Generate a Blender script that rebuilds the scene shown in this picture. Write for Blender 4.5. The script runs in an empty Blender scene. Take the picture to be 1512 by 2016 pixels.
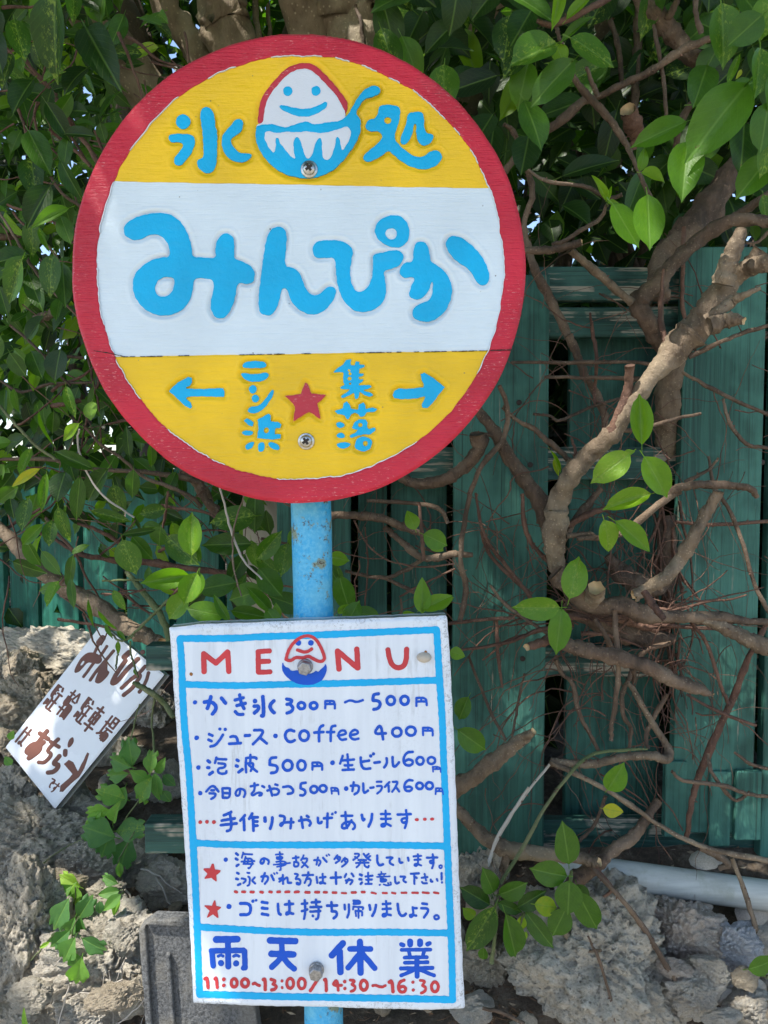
import bpy, math, random
import numpy as np
from mathutils import Vector, Matrix, noise
R = math.radians
rnd = random.Random(11)
scene = bpy.context.scene
# ------------------------------------------------------------------ camera, sky, sun, exposure
CAM_Z, PITCH, FOC = 1.35, R(-3.0), 1445.0
cam_data = bpy.data.cameras.new('camera')
cam_data.sensor_fit = 'VERTICAL'
cam_data.sensor_height = 36.0
cam_data.lens = FOC / 2016 * 36.0
cam_data.clip_start = 0.02
cam_data.clip_end = 600
cam = bpy.data.objects.new('camera', cam_data)
scene.collection.objects.link(cam)
cam.location = (0, 0, CAM_Z)
cam.rotation_euler = (R(90) + PITCH, 0, 0)
scene.camera = cam

SUN_DIR = Vector((-0.42, -0.30, 0.86)).normalized()
SUN_EL = math.asin(SUN_DIR.z)
SUN_AZ = math.atan2(SUN_DIR.x, SUN_DIR.y)
world = bpy.data.worlds.new('World')
scene.world = world
world.use_nodes = True
wn = world.node_tree
wn.nodes.clear()
sky = wn.nodes.new('ShaderNodeTexSky')
sky.sky_type = 'NISHITA'
sky.sun_disc = False
sky.sun_elevation = SUN_EL
sky.sun_rotation = SUN_AZ
sky.dust_density = 1.2
sky.ozone_density = 1.5
bg = wn.nodes.new('ShaderNodeBackground')
bg.inputs['Strength'].default_value = 0.15
wo = wn.nodes.new('ShaderNodeOutputWorld')
wn.links.new(sky.outputs[0], bg.inputs[0])
wn.links.new(bg.outputs[0], wo.inputs[0])
sun_data = bpy.data.lights.new('sun', 'SUN')
sun_data.energy = 4.0
sun_data.angle = R(0.53)
sun_data.color = (1.0, 0.95, 0.86)
sun = bpy.data.objects.new('sun', sun_data)
scene.collection.objects.link(sun)
sun.location = (0, 0, 6)
sun.rotation_euler = (-SUN_DIR).to_track_quat('-Z', 'Y').to_euler()
scene.view_settings.view_transform = 'Standard'
scene.view_settings.look = 'None'
scene.view_settings.gamma = 1
scene.view_settings.use_curve_mapping = False
scene.view_settings.exposure = 1.15
scene.cycles.use_denoising = True
scene.cycles.max_bounces = 7
scene.cycles.diffuse_bounces = 4
scene.cycles.transmission_bounces = 4
scene.cycles.transparent_max_bounces = 6
scene.cycles.sample_clamp_indirect = 6

# ------------------------------------------------------------------ pixel -> place helpers
CP, SP = math.cos(PITCH), math.sin(PITCH)
def ray(px, py):
    a = (px - 756) / FOC
    b = -(py - 1008) / FOC
    return Vector((a, CP - b * SP, SP + b * CP))
def W(px, py, y):
    r = ray(px, py)
    t = y / r.y
    return Vector((r.x * t, y, CAM_Z + r.z * t))
def PXS(y):           # metres per photo pixel at depth y
    return y / FOC

# ------------------------------------------------------------------ object helpers
def world_pos(o):
    p = Vector(o.location)
    q = o.parent
    while q is not None:
        p = p + q.location
        q = q.parent
    return p
def link(o, parent=None):
    scene.collection.objects.link(o)
    if parent is not None:
        o.parent = parent
    return o
def tag(o, label=None, cat=None, group=None, kind=None):
    if label: o['label'] = label
    if cat: o['category'] = cat
    if group: o['group'] = group
    if kind: o['kind'] = kind
    return o
def thing(name, label, cat, loc, group=None):
    o = bpy.data.objects.new(name, None)
    o.empty_display_size = 0.02
    o.location = loc
    link(o)
    return tag(o, label, cat, group)
def make_mesh(name, verts, faces, mats, smooth=True, midx=None, uvs=None, attrs=None):
    me = bpy.data.meshes.new(name)
    me.from_pydata([tuple(v) for v in verts] if not isinstance(verts, np.ndarray) else verts.tolist(), [], faces)
    for m in (mats if isinstance(mats, (list, tuple)) else [mats]):
        me.materials.append(m)
    if midx is not None:
        me.polygons.foreach_set('material_index', midx)
    if smooth:
        me.polygons.foreach_set('use_smooth', [True] * len(me.polygons))
    if uvs is not None:
        uv = me.uv_layers.new(name='UVMap')
        uv.data.foreach_set('uv', np.asarray(uvs, dtype=np.float32).ravel())
    if attrs:
        for k, arr in attrs.items():
            at = me.attributes.new(k, 'FLOAT', 'POINT')
            at.data.foreach_set('value', np.asarray(arr, dtype=np.float32))
    me.update()
    return me
def build(name, verts, faces, mats, parent=None, smooth=True, midx=None, uvs=None, attrs=None, kind=None, origin=None):
    """verts in world coordinates; the object sits at `origin` (or at its parent's place)."""
    verts = np.array([tuple(v) for v in verts], dtype=float) if not isinstance(verts, np.ndarray) else verts.copy()
    base = Vector((0, 0, 0))
    if parent is not None:
        base = world_pos(parent)
    off = Vector((0, 0, 0))
    if origin is not None:
        off = Vector(origin) - base
    verts = verts - np.array(base + off)
    me = make_mesh(name, verts, faces, mats, smooth, midx, uvs, attrs)
    o = bpy.data.objects.new(name, me)
    o.location = off
    link(o, parent)
    if kind: o['kind'] = kind
    return o
def box_geo(x0, x1, y0, y1, z0, z1):
    v = [(x0,y0,z0),(x1,y0,z0),(x1,y1,z0),(x0,y1,z0),(x0,y0,z1),(x1,y0,z1),(x1,y1,z1),(x0,y1,z1)]
    f = [(0,3,2,1),(4,5,6,7),(0,1,5,4),(1,2,6,5),(2,3,7,6),(3,0,4,7)]
    return v, f
def bevel(o, w, seg=2):
    m = o.modifiers.new('bevel', 'BEVEL'); m.width = w; m.segments = seg; m.limit_method = 'ANGLE'
    return o

# ------------------------------------------------------------------ materials
class NT:
    def __init__(self, name):
        self.m = bpy.data.materials.new(name); self.m.use_nodes = True
        self.t = self.m.node_tree; self.t.nodes.clear()
        self.out = self.t.nodes.new('ShaderNodeOutputMaterial')
        self.b = self.t.nodes.new('ShaderNodeBsdfPrincipled')
        self.t.links.new(self.b.outputs[0], self.out.inputs[0])
    def n(self, typ, **kw):
        nd = self.t.nodes.new(typ)
        for k, v in kw.items():
            if k.startswith('i_'):
                nd.inputs[k[2:].replace('_', ' ')].default_value = v
            else:
                setattr(nd, k, v)
        return nd
    def l(self, a, b): self.t.links.new(a, b)
    def coord(self, scale=(1,1,1), which='Object'):
        tc = self.n('ShaderNodeTexCoord'); mp = self.n('ShaderNodeMapping')
        mp.inputs['Scale'].default_value = scale
        self.l(tc.outputs[which], mp.inputs[0]); return mp.outputs[0]
    def noise(self, vec, scale, detail=4, rough=0.55, dist=0.0):
        nd = self.n('ShaderNodeTexNoise'); nd.inputs['Scale'].default_value = scale
        nd.inputs['Detail'].default_value = detail; nd.inputs['Roughness'].default_value = rough
        nd.inputs['Distortion'].default_value = dist
        if vec is not None: self.l(vec, nd.inputs['Vector'])
        return nd.outputs['Fac']
    def ramp(self, fac, stops, interp='LINEAR'):
        r = self.n('ShaderNodeValToRGB'); r.color_ramp.interpolation = interp
        el = r.color_ramp.elements
        while len(el) < len(stops): el.new(0.5)
        for e, (p, c) in zip(el, stops):
            e.position = p; e.color = (c[0], c[1], c[2], 1) if len(c) == 3 else c
        self.l(fac, r.inputs[0]); return r.outputs[0]
    def fr(self, fac, a, b):   # float ramp
        return self.ramp(fac, [(a, (0,0,0)), (b, (1,1,1))])
    def mix(self, fac, a, b, typ='MIX'):
        m = self.n('ShaderNodeMix', data_type='RGBA', blend_type=typ)
        for sock, v in ((m.inputs[0], fac), (m.inputs[6], a), (m.inputs[7], b)):
            if isinstance(v, (int, float)): sock.default_value = v
            elif isinstance(v, tuple): sock.default_value = (*v[:3], 1)
            else: self.l(v, sock)
        return m.outputs[2]
    def math(self, op, a, b=None):
        m = self.n('ShaderNodeMath', operation=op)
        for i, v in enumerate((a, b)):
            if v is None: continue
            if isinstance(v, (int, float)): m.inputs[i].default_value = v
            else: self.l(v, m.inputs[i])
        return m.outputs[0]
    def bump(self, h, strength=0.5, dist=0.001, prev=None):
        b = self.n('ShaderNodeBump'); b.inputs['Strength'].default_value = strength
        b.inputs['Distance'].default_value = dist
        self.l(h, b.inputs['Height'])
        if prev is not None: self.l(prev, b.inputs['Normal'])
        return b.outputs[0]
    def set(self, color=None, rough=None, normal=None, metal=None, spec=None, **kw):
        for k, v in (('Base Color', color), ('Roughness', rough), ('Normal', normal), ('Metallic', metal), ('Specular IOR Level', spec)):
            if v is None: continue
            s = self.b.inputs[k]
            if isinstance(v, (int, float)): s.default_value = v
            elif isinstance(v, tuple): s.default_value = (*v[:3], 1)
            else: self.l(v, s)
        return self.m

def paint(name, col, worn=None, speck=0.0, brush=(40, 1, 400), rough=0.35, bumpd=0.0004, var=0.12, scuff=None):
    n = NT(name); v = n.coord(); vb = n.coord(brush)
    big = n.noise(v, 14, 3)
    dark = tuple(c * (1 - var) for c in col); light = tuple(min(1, c * (1 + var * .6)) for c in col)
    c = n.mix(n.fr(big, .36, .64), dark, light)
    br = n.noise(vb, 6, 4, .6)
    c = n.mix(n.math('MULTIPLY', n.fr(br, .5, .68), .22), c, tuple(x * (1 - var * 1.3) for x in col))
    smear = n.noise(n.coord((3, 1, 9)), 7, 5, .7); c = n.mix(n.math('MULTIPLY', n.fr(smear, .54, .70), var * 1.6), c, tuple(min(1, x * .82 + .05) for x in col))
    if scuff is not None:       # pale scratches through the paint
        vs = n.coord((60, 1, 260)); sc = n.noise(vs, 3.0, 3, .7)
        patch = n.noise(v, 22, 2)
        f = n.math('MULTIPLY', n.fr(sc, .60, .65), n.fr(patch, .48, .60))
        c = n.mix(f, c, scuff)
    if worn is not None:
        w = n.noise(v, 60, 6, .7)
        c = n.mix(n.fr(w, .66, .72), c, worn)
    if speck:
        vo = n.n('ShaderNodeTexVoronoi'); vo.inputs['Scale'].default_value = 130
        n.l(v, vo.inputs['Vector'])
        sel = n.noise(v, 33, 2)
        f = n.math('MULTIPLY', n.math('SUBTRACT', 1.0, n.fr(vo.outputs['Distance'], .05, .11)), n.fr(sel, .56, .62))
        c = n.mix(n.math('MULTIPLY', f, speck), c, (.12, .11, .10))
    nb = n.bump(br, .8, bumpd)
    nb = n.bump(n.noise(v, 220, 3), .5, bumpd, nb)
    rr = n.ramp(big, [(.3, (rough - .06,) * 3), (.7, (rough + .12,) * 3)])
    return n.set(c, rr, nb, spec=.32)
M = {}
M['sign_yellow'] = paint('sign_yellow', (.84, .53, .012), speck=.8, var=.12, bumpd=.0009, brush=(6, 1, 60))
M['sign_white'] = paint('sign_white', (.64, .735, .80), speck=1.0, var=.06, bumpd=.0007, brush=(5, 1, 90))
M['sign_ice'] = paint('sign_ice', (.67, .71, .77), var=.04)
M['sign_red'] = paint('sign_red', (.55, .022, .048), brush=(9, 1, 110), scuff=(.66, .22, .22), var=.2, bumpd=.0014)
M['emblem_red'] = paint('emblem_red', (.50, .035, .055), brush=(10, 1, 300), scuff=(.75, .45, .42), var=.15)
M['sign_blue'] = paint('sign_blue', (.002, .41, .74), var=.12, rough=.42, bumpd=.0007, brush=(30, 1, 30))
M['board_blue'] = paint('board_blue', (.002, .085, .56), var=.10, rough=.45)
M['board_cyan'] = paint('board_cyan', (.002, .40, .77), var=.06, rough=.42)
M['board_red'] = paint('board_red', (.56, .045, .055), var=.12, rough=.35)
M['brown_paint'] = paint('brown_paint', (.14, .052, .035), var=.2, rough=.4)
def white_board():
    n = NT('board_white'); v = n.coord(); vv = n.coord((1, 1, .07))
    streak = n.noise(vv, 42, 5, .65)
    base = n.mix(n.fr(streak, .30, .68), (.61, .66, .73), (.72, .77, .83))
    gr = n.noise(vv, 150, 4, .7); sel = n.noise(v, 18, 4, .6)
    f = n.math('MULTIPLY', n.fr(gr, .55, .62), n.fr(sel, .50, .62))
    c = n.mix(n.math('MULTIPLY', f, .34), base, (.34, .35, .36))
    fine = n.noise(v, 420, 2, .8); sel2 = n.noise(v, 9, 2)
    at = n.n('ShaderNodeAttribute', attribute_name='edge')
    f2 = n.math('MULTIPLY', n.fr(fine, .54, .60), n.math('MAXIMUM', n.math('MULTIPLY', n.fr(sel2, .5, .7), .15), n.math('MULTIPLY', at.outputs['Fac'], n.fr(n.noise(v, 26, 4), .42, .62))))
    c = n.mix(n.math('MULTIPLY', f2, .75), c, (.20, .21, .22))
    nb = n.bump(streak, .3, .0006); nb = n.bump(gr, .4, .0003, nb)
    return n.set(c, .42, nb)
M['board_white'] = white_board()
M['small_white'] = paint('small_white', (.74, .76, .79), speck=.4, var=.05, rough=.22, bumpd=.0002)
def pole_mat():
    n = NT('pole_paint'); v = n.coord()
    a = n.noise(v, 22, 4, .6); fine = n.noise(v, 300, 4, .7)
    c = n.mix(n.fr(a, .4, .62), (.10, .42, .62), (.005, .33, .66))
    c = n.mix(n.math('MULTIPLY', n.fr(fine, .45, .6), .5), c, (.16, .52, .72))
    lich = n.noise(v, 34, 5, .7); c = n.mix(n.fr(lich, .57, .62), c, (.19, .25, .19))
    rust = n.noise(v, 210, 5, .75); f = n.math('MULTIPLY', n.fr(rust, .55, .60), n.fr(lich, .50, .58))
    c = n.mix(f, c, (.05, .028, .018))
    nb = n.bump(fine, .5, .0008); nb = n.bump(lich, .5, .002, nb)
    return n.set(c, .5, nb)
M['pole'] = pole_mat()
def metal(name, col, rough, bumps=.3):
    n = NT(name); v = n.coord(); a = n.noise(v, 400, 4, .7)
    c = n.mix(n.fr(a, .35, .7), tuple(x * .55 for x in col), col)
    return n.set(c, rough, n.bump(a, bumps, .0003), metal=1.0)
M['steel'] = metal('screw_steel', (.62, .60, .56), .28)
M['zinc'] = metal('bolt_zinc', (.42, .42, .43), .5, .6)
n = NT('dark_recess'); M['recess'] = n.set((.03, .022, .018), .8)
def fence_mat(name, col, dark, worn=.62, horiz=False):
    n = NT(name); v = n.coord(); vg = n.coord((.55, 14, 14) if horiz else (14, 14, .55)); oi = n.n('ShaderNodeObjectInfo')
    sh = n.n('ShaderNodeVectorMath', operation='ADD'); n.l(vg, sh.inputs[0])
    cb = n.n('ShaderNodeCombineXYZ'); n.l(n.math('MULTIPLY', oi.outputs['Random'], 37.0), cb.inputs[0]); n.l(cb.outputs[0], sh.inputs[1])
    g = n.noise(sh.outputs[0], 9, 6, .65, .6)
    big = n.noise(v, 7, 4, .6)
    c = n.mix(n.fr(g, .38, .62), dark, col)
    c = n.mix(n.math('MULTIPLY', n.fr(big, .46, .62), .7), c, tuple(min(1, x * 1.7 + .022) for x in col))
    wr = n.noise(sh.outputs[0], 7 if horiz else 13, 5, .75); sel = n.noise(v, 13 if horiz else 5.5, 4, .6)
    f = n.math('MULTIPLY', n.fr(wr, worn, worn + .03), n.fr(sel, .44 if horiz else .50, .50 if horiz else .6))
    c = n.mix(f, c, (.30, .27, .21))
    crack = n.noise(n.coord((.5, 60, 60) if horiz else (60, 60, .5)), 5, 3, .6)
    c = n.mix(n.math('MULTIPLY', n.fr(crack, .60, .66), .55), c, (.012, .02, .016))
    nb = n.bump(g, .8, .003); nb = n.bump(wr, .6, .0012, nb); nb = n.bump(crack, .5, .002, nb)
    rr = n.ramp(big, [(.3, (.5,) * 3), (.7, (.7,) * 3)])
    return n.set(c, rr, nb, spec=.3)
M['fence'] = fence_mat('fence_paint', (.030, .115, .088), (.015, .062, .048))
M['fence_old'] = fence_mat('fence_paint_peeling', (.024, .080, .063), (.009, .036, .030), .52, True)
M['fence_left'] = fence_mat('fence_paint_left', (.012, .115, .078), (.006, .066, .046), .63)
M['pale_wood'] = paint('pale_wood', (.42, .38, .30), var=.25, brush=(200, 200, 6), rough=.7, bumpd=.001)
def bark(name, a, b, c3, sc=1.0, vert=(1, 1, .35)):
    n = NT(name); v = n.coord(); vv = n.coord(vert)
    g = n.noise(vv, 70 * sc, 6, .65, .4); big = n.noise(v, 16 * sc, 4, .6)
    c = n.mix(n.fr(g, .36, .64), a, b)
    c = n.mix(n.math('MULTIPLY', n.fr(big, .48, .62), .7), c, c3)
    vo = n.n('ShaderNodeTexVoronoi'); vo.inputs['Scale'].default_value = 240 * sc; n.l(v, vo.inputs['Vector'])
    sp = n.math('SUBTRACT', 1.0, n.fr(vo.outputs['Distance'], .12, .25))
    c = n.mix(n.math('MULTIPLY', sp, n.math('MULTIPLY', n.fr(big, .4, .5), .5)), c, tuple(min(1, x * 1.7) for x in c3))
    nb = n.bump(g, 1.0, .006); nb = n.bump(n.noise(v, 260 * sc, 4, .7), .8, .002, nb)
    return n.set(c, .75, nb)
M['bark'] = bark('bark', (.055, .034, .020), (.135, .086, .055), (.21, .15, .10))
M['bark_pale'] = bark('bark_pale', (.095, .065, .040), (.20, .145, .095), (.29, .225, .15))
M['bark_dark'] = bark('bark_dark', (.045, .028, .018), (.105, .068, .045), (.15, .105, .07))
M['bark_trunk'] = bark('bark_trunk', (.12, .088, .055), (.235, .18, .115), (.34, .29, .20), .45)
M['bark_trunk_dark'] = bark('bark_trunk_dark', (.040, .028, .019), (.085, .06, .04), (.12, .09, .062), .45)
M['bark_red'] = bark('bark_red', (.060, .028, .018), (.13, .063, .040), (.19, .105, .07))
M['stem_green'] = bark('stem_green', (.07, .10, .035), (.12, .15, .055), (.20, .20, .10))
M['root_dark'] = bark('root_dark', (.035, .020, .014), (.085, .048, .034), (.12, .075, .055))
M['cut_wood'] = paint('cut_wood', (.55, .38, .20), var=.35, rough=.8)
def rock_mat(name, a, b, c3, pit=1.0):
    n = NT(name); v = n.coord(); big = n.noise(v, 1.7, 8, .7); med = n.noise(v, 6.5, 8, .78)
    c = n.mix(n.fr(big, .35, .65), a, b)
    c = n.mix(n.math('MULTIPLY', n.fr(med, .52, .66), .8), c, c3)
    lic = n.noise(v, 3.2, 7, .75); c = n.mix(n.math('MULTIPLY', n.fr(lic, .53, .62), .55), c, tuple(x * .55 for x in a))
    vo = n.n('ShaderNodeTexVoronoi'); vo.inputs['Scale'].default_value = 9; vo.inputs['Detail'].default_value = 3; n.l(v, vo.inputs['Vector'])
    p = n.fr(vo.outputs['Distance'], .08, .42)
    vo2 = n.n('ShaderNodeTexVoronoi'); vo2.inputs['Scale'].default_value = 24; n.l(v, vo2.inputs['Vector'])
    p2 = n.fr(vo2.outputs['Distance'], .1, .45)
    pits = n.math('MULTIPLY', n.math('SUBTRACT', 1.0, p2), n.fr(med, .42, .55))
    c = n.mix(n.math('MULTIPLY', pits, .75), c, tuple(x * .40 for x in a))
    nb = n.bump(big, .8, .02); nb = n.bump(med, .9, .010, nb); nb = n.bump(p, .5 * pit, .004, nb)
    nb = n.bump(p2, .7 * pit, .003, nb); nb = n.bump(n.noise(v, 30, 6, .8), .8, .003, nb)
    return n.set(c, .9, nb)
M['rock_grey'] = rock_mat('rock_grey', (.47, .42, .335), (.68, .61, .49), (.82, .76, .65))
M['rock_tan'] = rock_mat('rock_tan', (.44, .36, .26), (.58, .49, .36), (.70, .63, .50))
M['rock_pale'] = rock_mat('rock_pale', (.52, .46, .37), (.66, .61, .52), (.80, .77, .70), .7)
M['rock_blue'] = rock_mat('rock_blue', (.52, .53, .55), (.66, .67, .69), (.80, .80, .80), .5)
M['rock_pink'] = rock_mat('rock_pink', (.56, .45, .35), (.70, .61, .52), (.82, .78, .72), .6)
def soil_mat():
    n = NT('soil'); v = n.coord(); a = n.noise(v, 30, 8, .8); b = n.noise(v, 6, 3)
    c = n.ramp(a, [(.3, (.035, .024, .016)), (.5, (.11, .078, .05)), (.62, (.22, .17, .12)), (.75, (.34, .28, .21))])
    nb = n.bump(a, 1.0, .02)
    return n.set(c, .95, nb)
M['soil'] = soil_mat()
def sand_mat():
    n = NT('coral_sand'); v = n.coord(); a = n.noise(v, 18, 8, .8)
    c = n.ramp(a, [(.3, (.24, .21, .16)), (.7, (.40, .36, .29))])
    return n.set(c, .95, n.bump(a, .6, .01))
M['sand'] = sand_mat()
def tile_mat():
    n = NT('grey_tile'); v = n.coord(); a = n.noise(v, 260, 5, .8); b = n.noise(v, 18, 4)
    c = n.mix(n.fr(a, .4, .6), (.05, .052, .055), (.21, .215, .22)); c = n.mix(n.math('MULTIPLY', n.fr(b, .48, .6), .5), c, (.27, .25, .21))
    nb = n.bump(a, 1.0, .003); nb = n.bump(n.noise(v, 60, 6, .8), .8, .006, nb)
    return n.set(c, .85, nb)
M['tile'] = tile_mat()
def pvc_mat():
    n = NT('pvc_pipe'); v = n.coord(); a = n.noise(v, 30, 5, .7); b = n.noise(n.coord((3, 30, 30)), 6, 4)
    c = n.mix(n.fr(b, .3, .7), (.38, .39, .36), (.50, .51, .47)); c = n.mix(n.math('MULTIPLY', n.fr(a, .55, .7), .5), c, (.27, .28, .21))
    return n.set(c, .5, n.bump(a, .15, .001))
M['pvc'] = pvc_mat()
M['shell'] = paint('shell', (.46, .41, .34), var=.2, rough=.45, brush=(200, 200, 200))
def leaf_mat(name, stops, gloss=.40, trans=.40):
    n = NT(name)
    tc = n.n('ShaderNodeTexCoord'); sep = n.n('ShaderNodeSeparateXYZ'); n.l(tc.outputs['UV'], sep.inputs[0])
    u, vv = sep.outputs[0], sep.outputs[1]
    at = n.n('ShaderNodeAttribute', attribute_name='tint')
    oi = n.n('ShaderNodeObjectInfo')
    ob = n.coord()
    nz = n.noise(ob, 4.5, 5, .65)
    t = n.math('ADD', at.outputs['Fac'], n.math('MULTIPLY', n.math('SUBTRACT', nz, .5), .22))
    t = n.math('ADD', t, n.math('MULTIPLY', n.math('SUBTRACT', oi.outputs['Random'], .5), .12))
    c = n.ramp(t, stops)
    av = n.math('ABSOLUTE', n.math('SUBTRACT', vv, .5))
    mid = n.math('SUBTRACT', 1.0, n.fr(av, .012, .04))
    ph = n.math('SUBTRACT', n.math('MULTIPLY', u, 9.0), n.math('MULTIPLY', av, 7.0))
    fr = n.math('FRACT', ph)
    tri = n.math('ABSOLUTE', n.math('SUBTRACT', fr, .5))
    side = n.math('MULTIPLY', n.math('SUBTRACT', 1.0, n.fr(tri, .01, .09)), .16)
    vein = n.math('MAXIMUM', n.math('MULTIPLY', mid, .75), side)
    vc = n.mix(.5, c, (.20, .34, .07))
    c = n.mix(vein, c, vc)
    # blemishes: yellow mottling along the veins, brown specks
    bl = n.noise(ob, 11, 5, .75); sel = n.math('GREATER_THAN', oi.outputs['Random'], .72)
    mott = n.math('MULTIPLY', n.math('MULTIPLY', n.fr(bl, .53, .60), .8), n.math('MULTIPLY', sel, n.math('SUBTRACT', 1.0, n.fr(av, .1, .3))))
    c = n.mix(mott, c, (.26, .36, .05))
    br = n.noise(ob, 7, 6, .8); c = n.mix(n.fr(br, .655, .67), c, (.12, .06, .02))
    n.set(c, gloss, None, spec=.4)
    h = n.math('ADD', n.math('MULTIPLY', vein, -1.0), n.math('MULTIPLY', nz, 1.5))
    nb = n.bump(h, .35, .0015); n.l(nb, n.b.inputs['Normal'])
    tr = n.n('ShaderNodeBsdfTranslucent'); tcol = n.mix(1.0, c, (1.9, 2.1, .75), 'MULTIPLY'); n.l(tcol, tr.inputs[0]); n.l(nb, tr.inputs['Normal'])
    mx = n.n('ShaderNodeMixShader'); mx.inputs[0].default_value = trans
    n.l(n.b.outputs[0], mx.inputs[1]); n.l(tr.outputs[0], mx.inputs[2]); n.l(mx.outputs[0], n.out.inputs[0])
    return n.m
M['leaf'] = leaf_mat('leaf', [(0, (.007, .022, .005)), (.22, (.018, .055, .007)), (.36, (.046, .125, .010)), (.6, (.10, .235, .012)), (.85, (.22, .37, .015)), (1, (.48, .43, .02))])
M['leaf_soft'] = leaf_mat('leaf_soft', [(0, (.03, .085, .03)), (.4, (.075, .19, .055)), (.7, (.16, .33, .05)), (1, (.30, .46, .05))], .55, .42)
M['dry_leaf'] = paint('dry_leaf', (.17, .095, .05), var=.5, rough=.8)
M['dry_pale'] = paint('dry_pale', (.34, .26, .17), var=.4, rough=.8)
# ------------------------------------------------------------------ painted shapes: distance fields cut by marching squares
def chaikin(p, closed, it=1):
    p = np.asarray(p, float)
    for _ in range(it):
        if closed:
            q = np.roll(p, -1, 0); out = np.empty((len(p) * 2, 2)); out[0::2] = .75 * p + .25 * q; out[1::2] = .25 * p + .75 * q
            p = out
        else:
            if len(p) < 3: return p
            a, b = p[:-1], p[1:]; out = np.empty((len(a) * 2, 2)); out[0::2] = .75 * a + .25 * b; out[1::2] = .25 * a + .75 * b
            p = np.vstack([p[:1], out, p[-1:]])
    return p
def parse(s, ox, oy, sc):
    items = []
    for it in s.split(';'):
        tk = it.replace('/', ' / ').split()
        if not tk: continue
        k = tk[0]
        if k == 's':
            r = float(tk[1]) / sc
            cur = []
            for t in tk[2:] + ['/']:
                if t == '/':
                    a = np.array(cur, float).reshape(-1, 2); cur = []
                    a = a / sc + (ox, oy)
                    items.append(('s', chaikin(a, False, 2), r))
                else: cur.append(float(t))
        elif k == 'o':
            cx, cy, rx, ry, r = map(float, tk[1:6]); th = np.linspace(0, 2 * math.pi, 25)
            a = np.stack([cx + rx * np.cos(th), cy + ry * np.sin(th)], 1) / sc + (ox, oy)
            items.append(('s', a, r / sc))
        elif k in ('c', 'hc'):
            cx, cy, r = map(float, tk[1:4]); items.append((k, np.array([[cx / sc + ox, cy / sc + oy]]), r / sc))
        elif k in ('p', 'q', 'h'):
            a = np.array(tk[1:], float).reshape(-1, 2) / sc + (ox, oy)
            items.append((k, chaikin(a, True, 2) if k != 'q' else a, 0))
    return items
def seg_dist(X, Y, a, b):
    dx, dy = b - a; L = dx * dx + dy * dy + 1e-12
    t = np.clip(((X - a[0]) * dx + (Y - a[1]) * dy) / L, 0, 1)
    return (X - a[0] - t * dx) ** 2 + (Y - a[1] - t * dy) ** 2
def poly_sd(X, Y, p):
    d = np.full(X.shape, 1e18); ins = np.zeros(X.shape, bool)
    for i in range(len(p)):
        a, b = p[i], p[(i + 1) % len(p)]
        d = np.minimum(d, seg_dist(X, Y, a, b))
        if a[1] != b[1]:
            c = ((Y >= min(a[1], b[1])) & (Y < max(a[1], b[1]))) & (X < (b[0] - a[0]) * (Y - a[1]) / (b[1] - a[1]) + a[0])
            ins ^= c
    d = np.sqrt(d)
    return np.where(ins, -d, d)
def sd_items(X, Y, items):
    d = np.full(X.shape, 1e9)
    for k, a, r in items:
        if k == 's':
            e = np.full(X.shape, 1e18)
            for i in range(len(a) - 1): e = np.minimum(e, seg_dist(X, Y, a[i], a[i + 1]))
            d = np.minimum(d, np.sqrt(e) - r)
        elif k == 'c': d = np.minimum(d, np.hypot(X - a[0, 0], Y - a[0, 1]) - r)
        elif k in ('p', 'q'): d = np.minimum(d, poly_sd(X, Y, a))
    for k, a, r in items:
        if k == 'h': d = np.maximum(d, -poly_sd(X, Y, a))
        elif k == 'hc': d = np.maximum(d, r - np.hypot(X - a[0, 0], Y - a[0, 1]))
    return d
def bbox(items, pad):
    lo = np.min([a.min(0) - r for k, a, r in items], 0) - pad; hi = np.max([a.max(0) + r for k, a, r in items], 0) + pad
    return lo, hi
def wob(X, Y, amp, f=.35):
    return amp * (np.sin(X * f + 1.3 * np.sin(Y * f * .7)) * .6 + np.sin(Y * f * 1.13 + 2.1 + X * f * .31) * .6 + .4 * np.sin(X * f * 2.7 + Y * f * 2.2))
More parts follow.
